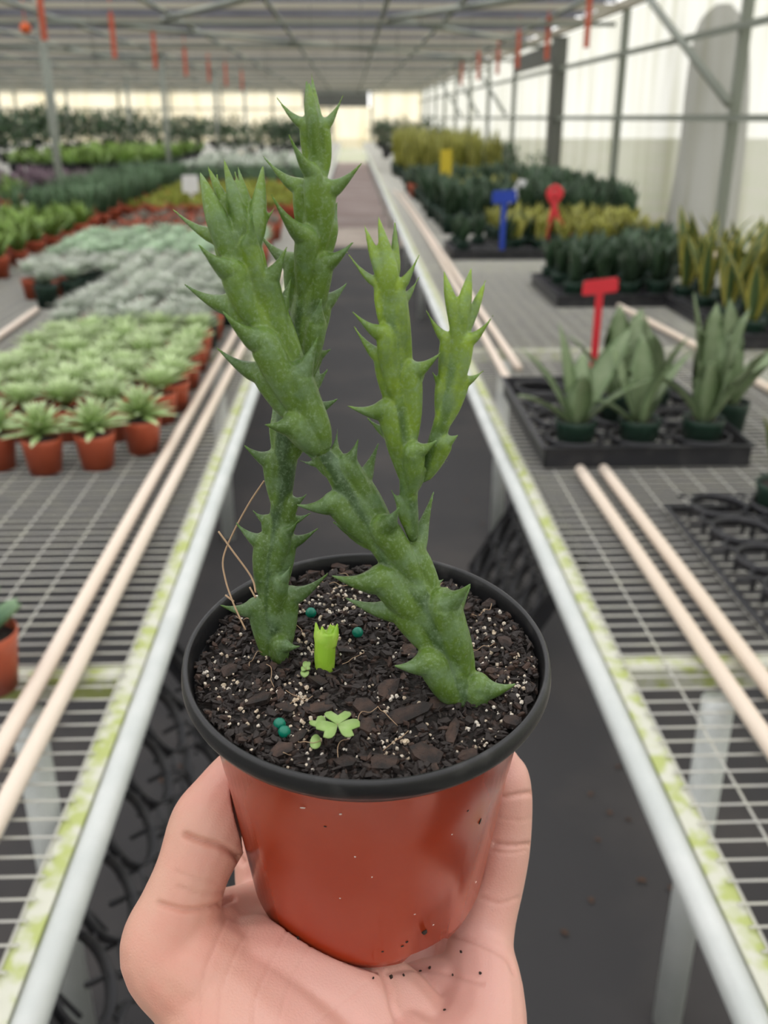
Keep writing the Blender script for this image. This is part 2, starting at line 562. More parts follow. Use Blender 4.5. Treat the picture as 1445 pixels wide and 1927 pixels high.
# ------------------------------------------------------------------ benches
LEGS = [-.8 + 1.8 * k for k in range(18)]


def bench(x0, x1, side, label, y0=-.9, y1=29.4, pitch=.0265):
    """side: +1 if the aisle edge is x1, -1 if it is x0"""
    b = thing('bench', ((x0 + x1) / 2, 0, 0), label, 'bench')
    cx = (x0 + x1) / 2
    for xe, sg in ((x0, 1), (x1, -1)):
        e = xe - cx
        MB().tube([(e + sg * .014, y0, BZ - .0140), (e + sg * .014, y1, BZ - .0140)], .0145, 12).build('edge_rail', M['galv'], b)
        MB().box(min(e + sg * .028, e + sg * .050), max(e + sg * .028, e + sg * .050), y0, y1, BZ - .012, BZ - .004).build('ledge', M['algae'], b, False)
    half = (x1 - x0) / 2 - .05
    bar = MB().box(-half, half, -.016, .016, -.012, -.006).box(-half, half, -.016, -.011, -.035, -.006).mesh('cross_bar', M['algae'], False)
    lg = MB().tube([(0, 0, 0), (0, 0, BZ - .03)], .021, 12).mesh('leg', M['galv'])
    for y in LEGS:
        if y0 < y + .25 < y1:
            link('cross_bar', bar, b, (0, y + .05, BZ))
            for sg in (-1, 1):
                link('leg', lg, b, (sg * (half - .11), y, 0))
    w = MB()
    n = int((y1 - y0) / pitch)
    r = .0016
    for i in range(n):
        y = y0 + i * pitch
        if y > 13 and i % 2:
            continue
        j = random.uniform(-.001, .001)
        v = [(x, y + dy + j, BZ + dz) for x in (-half - .008, half + .008) for dy, dz in ((-r, 0), (0, r), (r, 0), (0, -r))]
        w.add(v, [(0, 1, 5, 4), (1, 2, 6, 5), (2, 3, 7, 6), (3, 0, 4, 7)])
    nx = int(2 * half / .052)
    for i in range(nx + 1):
        x = -half + i * 2 * half / nx
        v = [(x + dx, y, BZ - .002 + dz) for y in (y0, y1) for dx, dz in ((-r, 0), (0, r), (r, 0), (0, -r))]
        w.add(v, [(0, 1, 5, 4), (1, 2, 6, 5), (2, 3, 7, 6), (3, 0, 4, 7)])
    wm = w.build('wire_mesh', M['wire'], b, False)
    wm['kind'] = 'stuff'
    return b


bench(.296, 1.92, -1, 'long wire mesh bench between the aisle and the bright film wall')
bench(-2.15, -.250, 1, 'long wire mesh bench on the aisle, carrying the pale rosettes')
bench(-4.15, -2.42, 1, 'long wire mesh bench behind the one with the pale rosettes', y0=2.5)
bench(-6.60, -4.42, 1, 'third wire mesh bench away from the aisle, with purple plants', y0=5)
bench(-9.60, -6.95, 1, 'wire mesh bench farthest from the aisle, by the bushes', y0=8)


# poles lying on the benches
def lay_pole(x0, y0, x1, y1, label, r=.0105, sag=0.0, lift=0.0):
    a = np.array([x0, y0, BZ + r + .0022 + lift])
    b = np.array([x1, y1, BZ + r + .0022 + lift])
    n = 24
    d = b - a
    side = np.array([d[1], -d[0], 0]) / np.linalg.norm(d)
    path = [a + d * t + side * sag * math.sin(math.pi * t) for t in np.linspace(0, 1, n)]
    o = MB().tube(np.array(path) - a, r, 14).build('pole', M['pole'])
    o.location = a
    tag(o, label, 'pole', 'pale poles lying along the benches')


lay_pole(-.395, .25, -.372, 4.6, 'long pale pole nearest the pots of the pale rosettes')
lay_pole(-.362, .20, -.318, 4.4, 'long pale pole nearest the aisle on the bench with pale rosettes')
lay_pole(-1.085, 2.2, -1.14, 3.47, 'short pale pole behind the pale rosettes, the outer of two')
lay_pole(-.940, 1.5, -.99, 3.6, 'pale pole running under the edge of the pale rosettes')
lay_pole(.404, 2.345, .405, 9.5, 'long pale pole on the aisle edge beyond the silver plants', sag=.028)
lay_pole(.456, 2.55, .462, 9.3, 'pale pole lying beside the bent one beyond the silver plants')
lay_pole(.441, 1.733, .460, .3, 'pale pole beside the empty tray, nearer the aisle')
lay_pole(.488, 1.735, .508, .3, 'pale pole beside the empty tray, nearer the tray')
lay_pole(.975, 3.47, 1.06, 2.57, 'short pale pole behind the silver plants, ending by the dark tray')
lay_pole(1.022, 2.75, 1.12, 1.6, 'short pale pole half hidden behind the leaves of the silver plants')
lay_pole(1.84, 5.4, 1.80, 4.2, 'pale pole by the film wall behind the yellow-edged leaves')
lay_pole(1.87, 5.3, 1.84, 4.3, 'second pale pole by the film wall, touching the sill', )

# ------------------------------------------------------------------ leaves, pots and trays
def leaf(mb, az, a0, a1, L, W, thick, cup=0.0, n=7, mi=0, base=(0, 0, 0), mode='edge', wmax=.4, twist=0.0, w0=.35, sh0=0.0, sh1=1.0):
    """a fleshy leaf as a closed lens-shaped loft, leaving `base` at azimuth az; a0 and a1 are its angles from the vertical at base and tip"""
    p = np.array([0.0, 0.0, 0.0])
    v, f, sh = [], [], []
    ca, sa = math.cos(az), math.sin(az)
    for i in range(n):
        t = i / (n - 1)
        a = a0 + (a1 - a0) * t
        d = np.array([math.sin(a), 0, math.cos(a)])
        nrm = np.array([-math.cos(a), 0, math.sin(a)])       # upper side of the leaf
        if t < wmax:
            w = W * (w0 + (1 - w0) * math.sin(t / wmax * math.pi / 2))
        else:
            w = W * math.cos((t - wmax) / (1 - wmax) * math.pi / 2) ** .8
        w = max(w, W * .02) / 2
        th = thick * (1 - .7 * t) / 2
        tw = twist * t
        sd = np.array([0, 1.0, 0]) * math.cos(tw) + nrm * math.sin(tw)
        nn = np.cross(d, sd)
        nn = nn if nn @ nrm > 0 else -nn
        for k, (sx, sz, e) in enumerate(((-1, cup, 1), (-.5, cup * .3 + 0, .55), (0, 0, 0), (.5, cup * .3, .55), (1, cup, 1), (0, -1, .1))):
            q = p + sd * w * sx + nn * (w * sz if sz >= 0 else -th * 2)
            if k in (1, 2, 3):
                q = q + nn * th * .3
            v.append((base[0] + q[0] * ca - q[1] * sa, base[1] + q[0] * sa + q[1] * ca, base[2] + q[2]))
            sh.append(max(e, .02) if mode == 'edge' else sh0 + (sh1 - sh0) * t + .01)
        p = p + d * L / (n - 1)
    for i in range(n - 1):
        for k in range(6):
            f.append((i * 6 + k, i * 6 + (k + 1) % 6, (i + 1) * 6 + (k + 1) % 6, (i + 1) * 6 + k))
    f.append((5, 4, 3, 2, 1, 0))
    f.append(tuple((n - 1) * 6 + k for k in range(6)))
    return mb.add(v, f, mi, sh)


def pot_profile(rt, rb, h):
    w = .0022
    return [(0.001, .002), (rb - .004, .002), (rb, 0), (rt * .94, h * .80), (rt * .955, h * .81), (rt, h * .985), (rt - w * .4, h), (rt - w, h * .985), (rt * .9, h * .8), (rt * .88, h * .78), (0.001, h * .78)]


def pot_meshes(rt, rb, h, material, n=20):
    return MB().lathe(pot_profile(rt, rb, h), n).mesh('pot', material), MB().lathe([(.0005, h * .86), (rt * .5, h * .875), (rt * .93, h * .85)], n).mesh('soil', M['soil'])


def rosette_mesh(n, L, W, seed, spread=(.25, 1.45), base_z=0.0, tiers=3, material=None):
    r = random.Random(seed)
    mb = MB()
    for i in range(n):
        t = i / (n - 1)
        a = spread[0] + (spread[1] - spread[0]) * t + r.uniform(-.15, .15)
        l = L * (.55 + .5 * t) * r.uniform(.85, 1.12)
        leaf(mb, i * 2.39996 + r.uniform(-.2, .2), a * .6, a * 1.12, l, W * r.uniform(.8, 1.15), W * .35, .12, 5, 0, (0, 0, base_z + .012 * (1 - t)), 'len', .5, w0=.5)
    return mb.mesh('rosette', material)


def potted(name, loc, label, cat, group, parts, rz=0.0, sc=1.0):
    t = thing(name, loc, label, cat, group, rz)
    t.scale = (sc, sc, sc)
    for nm, me, dz in parts:
        link(nm, me, t, (0, 0, dz))
    return t


TP, TS = pot_meshes(.041, .031, .072, M['terracotta'])
GP, GS = pot_meshes(.043, .033, .078, M['pot_green'])
ZB = BZ + .0020

# pale green rosettes in orange pots; the ones in front have their leaves as parts
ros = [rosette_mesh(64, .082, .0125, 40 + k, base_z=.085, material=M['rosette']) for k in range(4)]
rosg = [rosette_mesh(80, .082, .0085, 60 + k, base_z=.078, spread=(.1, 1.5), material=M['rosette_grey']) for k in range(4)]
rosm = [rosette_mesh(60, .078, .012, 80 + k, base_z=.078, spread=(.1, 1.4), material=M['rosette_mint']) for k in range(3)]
lf = []
for k in range(3):
    mb = MB(); leaf(mb, 0, .0, .28, .066, .0135, .005, .12, 6, 0, (0, 0, 0), 'len', .5, w0=.5); lf.append(mb.mesh('leaf', M['rosette']))
front = [(-.614, 1.789, 'orange pot with pale green rosette, second from the edge in the front row'),
         (-.517, 1.812, 'orange pot with pale green rosette, in the middle of the front row'),
         (-.444, 1.905, 'orange pot with pale green rosette, at the pole end of the front row'),
         (-.713, 1.812, 'orange pot with pale green rosette, cut by the picture edge in the front row')]
for q, (x, y, lab) in enumerate(front):
    t = potted('potted_rosette', (x, y, ZB), lab, 'succulent', 'pale green rosettes in orange pots', [('pot', TP, 0), ('soil', TS, 0)], random.uniform(0, 6))
    for i in range(44):
        u = i / 43
        a = .12 + 1.38 * u + random.uniform(-.12, .12)
        o = link('leaf', lf[i % 3], t, (0, 0, .076 + .020 * (1 - u)), None, .72 + .5 * u)
        o.rotation_euler = (0, a, i * 2.39996 + random.uniform(-.15, .15))
grp = 'pale green rosettes in orange pots'
labels_ros = 'pale green spiky rosette in a small orange pot, in the rows behind the front row'
cells = []
for r_ in range(1, 9):
    for c_ in range(7):
        x = -.452 - c_ * .094 + random.uniform(-.008, .008) + (.02 if r_ % 2 else 0)
        y = 1.90 + r_ * .098 + random.uniform(-.012, .012)
        if c_ == 0:
            y += .02
        if x < -.885 or (r_ <= 1 and c_ == 0):
            continue
        cells.append((x, y, r_, c_))
for i, (x, y, r_, c_) in enumerate(cells):
    sc = random.uniform(.92, 1.08)
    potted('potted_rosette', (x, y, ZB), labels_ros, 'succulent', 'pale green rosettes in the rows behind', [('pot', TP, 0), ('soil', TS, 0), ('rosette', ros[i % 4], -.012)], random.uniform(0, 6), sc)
for r_ in range(13):
    for c_ in range(9):
        x = -.452 - c_ * .098 + random.uniform(-.010, .010)
        y = 2.80 + r_ * .105 + random.uniform(-.015, .015)
        if (r_ < 2 and c_ < 3 and random.random() < .25) or x < -1.25 or (y < 3.68 and x < -.89):
            continue
        k = random.random()
        green = k < .6
        potted('potted_rosette', (x, y, ZB), ('grey green feathery rosette in a small orange pot among the grey ones', 'grey green feathery rosette in a dark green pot among the grey ones')[green],
               'succulent', ('grey green rosettes in orange pots', 'grey green rosettes in dark green pots')[green],
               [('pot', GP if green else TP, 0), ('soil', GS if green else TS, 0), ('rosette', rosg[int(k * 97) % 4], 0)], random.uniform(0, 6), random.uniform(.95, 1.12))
for (x, y) in ((-1.13, 2.95), (-1.06, 3.05), (-1.17, 3.1), (-1.1, 3.25)):
    potted('potted_rosette', (x, y + .62, ZB), 'grey green rosette in a dark green pot standing by the end of the poles', 'succulent', 'grey rosettes by the pole ends', [('pot', GP, 0), ('soil', GS, 0), ('rosette', rosg[1], 0)], random.uniform(0, 6), 1.05)
for r_ in range(8):
    for c_ in range(9):
        x = -.455 - c_ * .10 + random.uniform(-.012, .012)
        y = 4.2 + r_ * .11 + random.uniform(-.015, .015)
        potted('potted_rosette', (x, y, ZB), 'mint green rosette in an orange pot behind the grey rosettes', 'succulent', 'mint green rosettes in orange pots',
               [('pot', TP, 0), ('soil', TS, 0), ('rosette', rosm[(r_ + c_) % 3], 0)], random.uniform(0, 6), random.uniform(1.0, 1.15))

# single echeveria close to the camera
P = (-.452, 1.010, ZB)
t = thing('potted_echeveria', P, 'broad-leaved blue green rosette in an orange pot, alone on the near mesh', 'succulent')
t.scale = (1.02, 1.02, 1.08)
link('pot', TP, t); link('soil', TS, t)
el = MB(); leaf(el, 0, .0, -.25, .058, .026, .009, .30, 8, 0, (0, 0, 0), 'len', .62, w0=.5)
elm = el.mesh('leaf', M['echeveria'])
for i in range(17):
    u = i / 16
    o = link('leaf', elm, t, (0, 0, .064 + .03 * (1 - u)), None, .60 + .5 * u)
    o.rotation_euler = (0, .15 + 1.15 * u, i * 2.39996 + .4)


# trays -----------------------------------------------------------
def tray(loc, nx, ny, label, pitch=.105, rz=0.0, h=.045, wall=None, rot=None):
    wh = wall or h
    rr_ = min(.047, pitch * .45) if pitch < .12 else pitch * .44
    t = thing('tray', loc, label, 'tray', None, rz)
    if rot:
        t.rotation_euler = rot
    w, d = nx * pitch + .02, ny * pitch + .02
    b = MB()
    e = .0025
    for x0, x1, y0, y1 in ((0, w, 0, e), (0, w, d - e, d), (0, e, 0, d), (w - e, w, 0, d)):
        b.box(x0, x1, y0, y1, 0, wh)
    for x0, x1, y0, y1 in ((-.008, w + .008, -.008, .002), (-.008, w + .008, d - .002, d + .008), (-.008, .002, 0, d), (w - .002, w + .008, 0, d)):
        b.box(x0, x1, y0, y1, wh - .003, wh)
    b.build('tray_wall', M['tray'], t, False)
    g = MB()
    for i in range(nx):
        for j in range(ny):
            cx, cy = .01 + pitch * (i + .5), .01 + pitch * (j + .5)
            for a in range(4):
                q = a * math.pi / 2
                x1, y1 = cx + math.cos(q) * rr_, cy + math.sin(q) * rr_
                x2, y2 = cx + math.cos(q) * pitch / 2, cy + math.sin(q) * pitch / 2
                g.tube([(x1, y1, h - .008), (x2, y2, h - .008)], .003, 5)
                q += math.pi / 4
                x1, y1 = cx + math.cos(q) * rr_, cy + math.sin(q) * rr_
                g.box(x1 - .003, x1 + .003, y1 - .003, y1 + .003, .002, h - .006)
                x3, y3 = cx + math.cos(q) * pitch * .70, cy + math.sin(q) * pitch * .70
                g.tube([(x1, y1, h - .008), (x3, y3, h - .008)], .0025, 5)
            g.tube([(cx - .045, cy, .003), (cx + .045, cy, .003)], .0035, 5)
            g.tube([(cx, cy - .045, .003), (cx, cy + .045, .003)], .0035, 5)
    g.build('grid', M['tray'], t, False)
    ring = MB().lathe([(rr_ - .003, h - .016), (rr_, h - .016), (rr_ + .0005, h - .001), (rr_ - .0025, h - .001)], 24, closed=True).mesh('cell_ring', M['tray'])
    for i in range(nx):
        for j in range(ny):
            link('cell_ring', ring, t, (.01 + pitch * (i + .5), .01 + pitch * (j + .5), 0))
    return t


# snake plants ------------------------------------------------------
SP, SS = pot_meshes(.0435, .034, .075, M['pot_green'])


def snake(loc, label, group, material, leaves, rz=0.0, cat='snake plant', thick=.004, cup=.25, pot=True, name='snake_plant'):
    t = thing(name, loc, label, cat, group, rz)
    if pot:
        link('pot', SP, t); link('soil', SS, t)
    for (az, a0, a1, L, W) in leaves:
        mb = MB()
        leaf(mb, az, a0, a1, L, W, thick, cup, 9, 0, (.008 * math.cos(az), .008 * math.sin(az), 0), 'edge', .48, random.uniform(-.3, .3), .42)
        mb.build('leaf', material, t).location = (0, 0, .058)
    return t


T1 = (.378, 1.772, ZB)
tray(T1, 3, 4, 'black plastic tray holding the silver green snake plants', .132)
zt = ZB + .006


def T1c(i, j):
    return (T1[0] + .01 + .132 * (i + .5), T1[1] + .01 + .132 * (j + .5), zt)


gs = 'silver green snake plants in the black tray'
snake(T1c(0, 0), 'silver green snake plant below the red label stake, front corner of the tray', gs, M['silver'],
      [(3.0, .42, .85, .19, .060), (3.5, .80, 1.35, .16, .050), (2.2, .22, .35, .21, .042), (.6, .50, .80, .23, .060), (-.3, .72, 1.15, .18, .058), (4.6, .25, .5, .13, .056), (1.3, .45, .8, .16, .05)], .0)
snake(T1c(1, 0), 'silver green snake plant in the middle of the front row of the tray', gs, M['silver'],
      [(2.9, 0.83, 1.31, 0.122, 0.047), (1.2, 0.17, 0.37, 0.183, 0.057), (0, 0.39, 0.89, 0.183, 0.052), (5.2, 0.17, 0.53, 0.146, 0.055), (2.2, 0.33, 0.53, 0.171, 0.052)], .3)
snake(T1c(2, 0), 'tall silver green snake plant with upright broad leaves at the front of the tray', gs, M['silver'],
      [(2.5, 0.13, 0.21, 0.268, 0.073), (3.3, 0.50, 1.31, 0.183, 0.047), (0.2, 0.17, 0.37, 0.244, 0.068), (1.3, 0.11, 0.21, 0.244, 0.065), (5.6, 0.50, 0.58, 0.207, 0.065), (4.4, 0.11, 0.16, 0.146, 0.057)], .0)
snake(T1c(2.75, .9), 'silver green snake plant at the picture edge with a leaf drooping outward', gs, M['silver'],
      [(0.2, 0.39, 1.68, 0.207, 0.058), (2.8, 0.22, 0.32, 0.207, 0.062), (1.6, 0.17, 0.21, 0.232, 0.065), (5, 0.44, 0.84, 0.146, 0.058)], .2)
snake(T1c(1.0, 1.5), 'silver green snake plant standing behind in the tray, under the red label', gs, M['silver'],
      [(2.8, 0.44, 0.95, 0.195, 0.052), (1, 0.11, 0.21, 0.207, 0.065), (0.3, 0.28, 0.53, 0.207, 0.065), (4.5, 0.33, 0.53, 0.146, 0.052)], .5)
snake(T1c(1.75, 1.9), 'silver green snake plant in the back of the tray between taller ones', gs, M['silver'],
      [(2.8, 0.33, 0.63, 0.171, 0.052), (1, 0.11, 0.21, 0.183, 0.065), (0.3, 0.39, 0.63, 0.183, 0.065), (4.5, 0.33, 0.53, 0.146, 0.052)], 1.5)

# empty tray beside the poles, with the pot of a yellow-edged plant in it
T2 = (.555, 1.095, ZB)
tray(T2, 4, 4, 'empty black tray of open ring cells on the near mesh', wall=.012)
gv = 'snake plants with yellow leaf edges'
snake((.7225, 1.4725, zt), 'yellow-edged snake plant in a dark pot cut by the picture edge by the empty tray', gv, M['variegated'],
      [(2.9, .10, .22, .19, .036), (1.0, .1, .1, .19, .036), (4.4, .2, .3, .16, .034), (3.3, .32, .5, .15, .034)], .2, thick=.005)
T3 = (1.16, 2.80, ZB)
tray(T3, 4, 8, 'dark tray of yellow-edged snake plants by the picture edge')
for i in range(4):
    for j in range(8):
        if (i + j) % 2 == 0:
            lv = [(random.uniform(0, 6.3), random.uniform(.05, .35), random.uniform(.2, .9), random.uniform(.20, .31), random.uniform(.036, .05)) for _ in range(5)]
            snake((T3[0] + .01 + .105 * (i + .5), T3[1] + .01 + .105 * (j + .5), zt), 'yellow-edged snake plant standing in the tray at the picture edge', gv, M['variegated'], lv, random.uniform(0, 6), thick=.005)
for x, y in ((1.62, 3.4), (1.72, 3.8), (1.58, 3.7), (1.75, 3.3)):
    lv = [(random.uniform(0, 6.3), random.uniform(.05, .3), random.uniform(.1, .5), random.uniform(.16, .26), random.uniform(.03, .042)) for _ in range(6)]
    snake((x, y, ZB), 'yellow-edged snake plant standing close to the film wall', 'yellow-edged snake plants by the film wall', M['variegated'], lv, random.uniform(0, 6), thick=.005)


# plants farther off: one mesh each, foliage and pot
def tuft(n, L, W, a0, a1, mats, seed, potr=.043, poth=.078, mode='len', z0=None, w0=.4, wmax=.45, spread=.01, L_var=.3):
    r = random.Random(seed)
    mb = MB()
    mb.lathe(pot_profile(potr, potr * .77, poth), 12, 1)
    z0 = poth * .8 if z0 is None else z0
    for i in range(n):
        az = r.uniform(0, 6.28)
        b = r.uniform(a0[0], a0[1])
        leaf(mb, az, b, b + r.uniform(a1[0], a1[1]), L * r.uniform(1 - L_var, 1.05), W * r.uniform(.8, 1.2), W * .12, .2, 5, 0,
             (r.uniform(-spread, spread), r.uniform(-spread, spread), z0), mode, wmax, r.uniform(-.3, .3), w0)
    return mb.mesh('plant', mats)


def bush(n, R, H, lw, mats, seed, potr=.1, poth=.16):
    """round shrub of single leaves on short twigs above a pot"""
    r = random.Random(seed)
    mb = MB()
    mb.lathe(pot_profile(potr, potr * .77, poth), 12, 1)
    mb.tube([(0, 0, poth * .8), (0, 0, poth + H * .5)], .012, 6, 0)
    for i in range(n):
        u, w = r.uniform(-1, 1), r.uniform(0, 6.28)
        k = r.uniform(.45, 1.0)
        p = (R * k * math.sqrt(1 - u * u) * math.cos(w), R * k * math.sqrt(1 - u * u) * math.sin(w), poth + H * .5 + H * .5 * k * u)
        a = r.uniform(.3, 1.6)
        leaf(mb, r.uniform(0, 6.28), a, a + .5, lw * 2.2 * r.uniform(.8, 1.2), lw * r.uniform(.8, 1.2), lw * .08, .15, 4, 0, p, 'len', .5, w0=.3)
    return mb.mesh('plant', mats)


def fill(name, meshes, x0, x1, y0, y1, step, label, cat, group, jit=.25, sc=(.9, 1.1), keep=1.0, z=ZB, clear=()):
    y = y0
    row = 0
    while y < y1:
        x = x0 + (step * .5 if row % 2 else 0)
        while x < x1:
            if random.random() < keep and not any((x - a) ** 2 + (y - b) ** 2 < .15 ** 2 for a, b in clear):
                o = link(name, random.choice(meshes), None, (x + random.uniform(-jit, jit) * step, y + random.uniform(-jit, jit) * step, z), (0, 0, random.uniform(0, 6.28)), random.uniform(*sc))
                tag(o, label, cat, group)
            x += step
        y += step
        row += 1


PG, PT, PB = M['pot_green'], M['terracotta'], M['tray']
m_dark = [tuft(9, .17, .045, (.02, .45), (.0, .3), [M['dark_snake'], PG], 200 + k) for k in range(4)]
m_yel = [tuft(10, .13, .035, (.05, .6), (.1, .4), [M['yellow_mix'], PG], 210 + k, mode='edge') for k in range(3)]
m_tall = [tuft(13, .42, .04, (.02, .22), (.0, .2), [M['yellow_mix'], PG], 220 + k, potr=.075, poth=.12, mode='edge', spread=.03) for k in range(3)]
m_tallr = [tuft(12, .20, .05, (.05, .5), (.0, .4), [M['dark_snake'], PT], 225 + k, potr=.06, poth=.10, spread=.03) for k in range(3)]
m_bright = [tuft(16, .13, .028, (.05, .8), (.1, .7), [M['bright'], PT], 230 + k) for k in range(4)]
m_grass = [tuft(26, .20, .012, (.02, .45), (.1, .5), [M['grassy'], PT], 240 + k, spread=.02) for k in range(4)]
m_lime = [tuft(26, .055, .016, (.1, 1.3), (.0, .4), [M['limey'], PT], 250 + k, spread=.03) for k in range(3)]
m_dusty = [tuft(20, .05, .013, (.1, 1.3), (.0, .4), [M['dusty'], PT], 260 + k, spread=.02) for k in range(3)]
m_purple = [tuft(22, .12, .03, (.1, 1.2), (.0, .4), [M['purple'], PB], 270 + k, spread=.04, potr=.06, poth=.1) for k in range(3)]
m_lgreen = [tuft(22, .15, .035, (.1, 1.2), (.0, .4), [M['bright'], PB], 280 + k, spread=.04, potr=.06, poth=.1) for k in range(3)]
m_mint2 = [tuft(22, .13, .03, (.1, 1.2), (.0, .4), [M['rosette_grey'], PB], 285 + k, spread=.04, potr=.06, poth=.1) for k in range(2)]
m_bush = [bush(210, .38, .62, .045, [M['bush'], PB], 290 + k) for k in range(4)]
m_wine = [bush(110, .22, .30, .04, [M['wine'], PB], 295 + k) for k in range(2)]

# aisle-to-wall bench
T4 = (.755, 3.50, ZB)
tray(T4, 4, 5, 'black tray crowded with dark green snake plants')
fill('dark_snake_plant', m_dark, T4[0] + .07, T4[0] + .44, T4[1] + .07, T4[1] + .52, .105, 'dark green snake plant in the crowded black tray', 'snake plant', 'dark snake plants in the crowded tray', .06, z=zt)
fill('dark_snake_plant', m_dark, 1.25, 1.50, 3.85, 4.5, .125, 'dark green snake plant standing loose behind the yellow-edged ones', 'snake plant', 'loose dark snake plants', .2)
T5 = (.492, 4.78, ZB)
tray(T5, 5, 4, 'black tray by the aisle with a few small dark pots')
for x, y in ((.555, 4.9), (.78, 4.92), (.66, 5.1), (.90, 5.05), (.55, 5.12)):
    o = link('dark_snake_plant', random.choice(m_dark), None, (x, y, zt), (0, 0, random.uniform(0, 6)), .9)
    tag(o, 'small dark green plant with space around it in the tray by the aisle', 'snake plant', 'small plants in the tray by the aisle')
fill('yellow_leaf_plant', m_yel, .82, 1.55, 4.95, 5.75, .12, 'yellow and green leaved plant in the row behind the dark snake plants', 'potted plant', 'yellow leaved plants behind the dark ones', .15, (1.0, 1.15))
SPOTS = [(.75 + .22 * i + (.11 if j % 2 else 0), 7.2 + .26 * j) for j in range(4) for i in range(3)]
fill('dark_snake_plant', m_dark, .58, 1.75, 5.95, 8.6, .155, 'dark green plant in the dense block behind the yellow leaves', 'snake plant', 'dense block of dark plants', .12, (1.15, 1.4), clear=SPOTS)
for x, y in SPOTS:
    tag(link('yellow_leaf_plant', random.choice(m_yel), None, (x, y, ZB), (0, 0, random.uniform(0, 6)), random.uniform(1.2, 1.4)), 'mottled yellow plant scattered through the dense dark block', 'potted plant', 'mottled plants in the dark block')
fill('red_pot_plant', m_tallr, .56, .98, 8.75, 9.2, .16, 'dark green plant in a reddish pot before the tall yellow leaves', 'potted plant', 'plants in reddish pots', .1, (1.0, 1.1))
fill('tall_snake_plant', m_tall, .60, 1.38, 9.4, 13.5, .24, 'tall yellow green snake plant in the far block by the aisle', 'snake plant', 'tall yellow green snake plants', .2, (.95, 1.15))
fill('leafy_bush', m_bush, 1.45, 1.85, 8.9, 13.5, .55, 'dark leafy bush standing against the far part of the film wall', 'bush', 'bushes against the film wall', .2, (.42, .55))
fill('tall_bush', m_bush, .7, 1.6, 15.5, 27, 1.1, 'dark bush far down the bench towards the end wall', 'bush', 'far bushes on the wall side bench', .1, (.7, .9))

# rosette bench farther down
fill('dusty_plant', m_dusty, -1.35, -.43, 5.15, 6.5, .125, 'dusty brown green little plant in an orange pot behind the mint rosettes', 'potted plant', 'dusty plants in orange pots', .2, (1.0, 1.25), .85)
fill('lime_mat_plant', m_lime, -1.45, -.36, 6.7, 8.9, .15, 'low yellow green mat plant in an orange pot', 'potted plant', 'yellow green mat plants', .06, (1.25, 1.45))
fill('leafy_plant', m_bright, -2.04, -1.50, 2.75, 5.9, .14, 'bright green leafy plant in an orange pot at the picture edge', 'potted plant', 'bright green leafy plants', .08, (1.0, 1.2))
fill('grassy_plant', m_grass, -2.05, -1.55, 6.1, 9.8, .15, 'deep green grassy plant behind the bright leafy ones', 'potted plant', 'deep green grassy plants', .1, (1.0, 1.2))
fill('grassy_plant', m_grass, -1.5, -.4, 9.2, 11.0, .2, 'deep green grassy plant behind the yellow green mats', 'potted plant', 'grassy plants behind the mats', .2, (.7, .9))
fill('leafy_plant', m_mint2, -1.9, -.45, 11.4, 14.5, .27, 'greyish leafy plant far along the rosette bench', 'potted plant', 'greyish plants far along the bench', .2, (1.0, 1.3))
fill('tall_bush', m_bush, -1.8, -.5, 15.5, 28, 1.0, 'dark tall bush far along the rosette bench', 'bush', 'bushes far along the rosette bench', .1, (.6, .9))
tray((-2.11, 2.66, ZB), 6, 8, 'black tray under the bright green leafy plants', .107)
# benches farther away
fill('leafy_plant', m_bright, -3.9, -2.55, 5.6, 8.2, .22, 'bright leafy plant on the second bench from the aisle', 'potted plant', 'bright plants on the second bench', .2, (1.2, 1.5))
fill('purple_plant', m_purple, -4.0, -2.6, 8.5, 10.3, .25, 'dull purple leaved plant on the second bench', 'potted plant', 'purple leaved plants', .2, (1.0, 1.2))
fill('light_green_plant', m_lgreen, -4.0, -2.5, 12.2, 16.5, .33, 'light green spreading plant on the second bench', 'potted plant', 'light green spreading plants', .1, (1.3, 1.6))
fill('wine_red_bush', m_wine, -6.3, -4.6, 10.5, 13.0, .55, 'dark wine red leafy bush on the third bench', 'bush', 'wine red bushes', .2, (1.0, 1.3))
fill('tall_bush', m_bush, -4.0, -2.6, 18.0, 28, 1.05, 'dark tall bush on the second bench before the end wall', 'bush', 'bushes on the second bench', .08, (.75, .95))
fill('tall_bush', m_bush, -6.4, -4.6, 13.8, 27, 1.05, 'dark tall bush on the third bench', 'bush', 'bushes on the third bench', .08, (.9, 1.15))
fill('tall_bush', m_bush, -9.4, -7.1, 15, 27, 1.15, 'dark tall bush on the bench farthest from the aisle', 'bush', 'bushes on the farthest bench', .08, (1.0, 1.25))


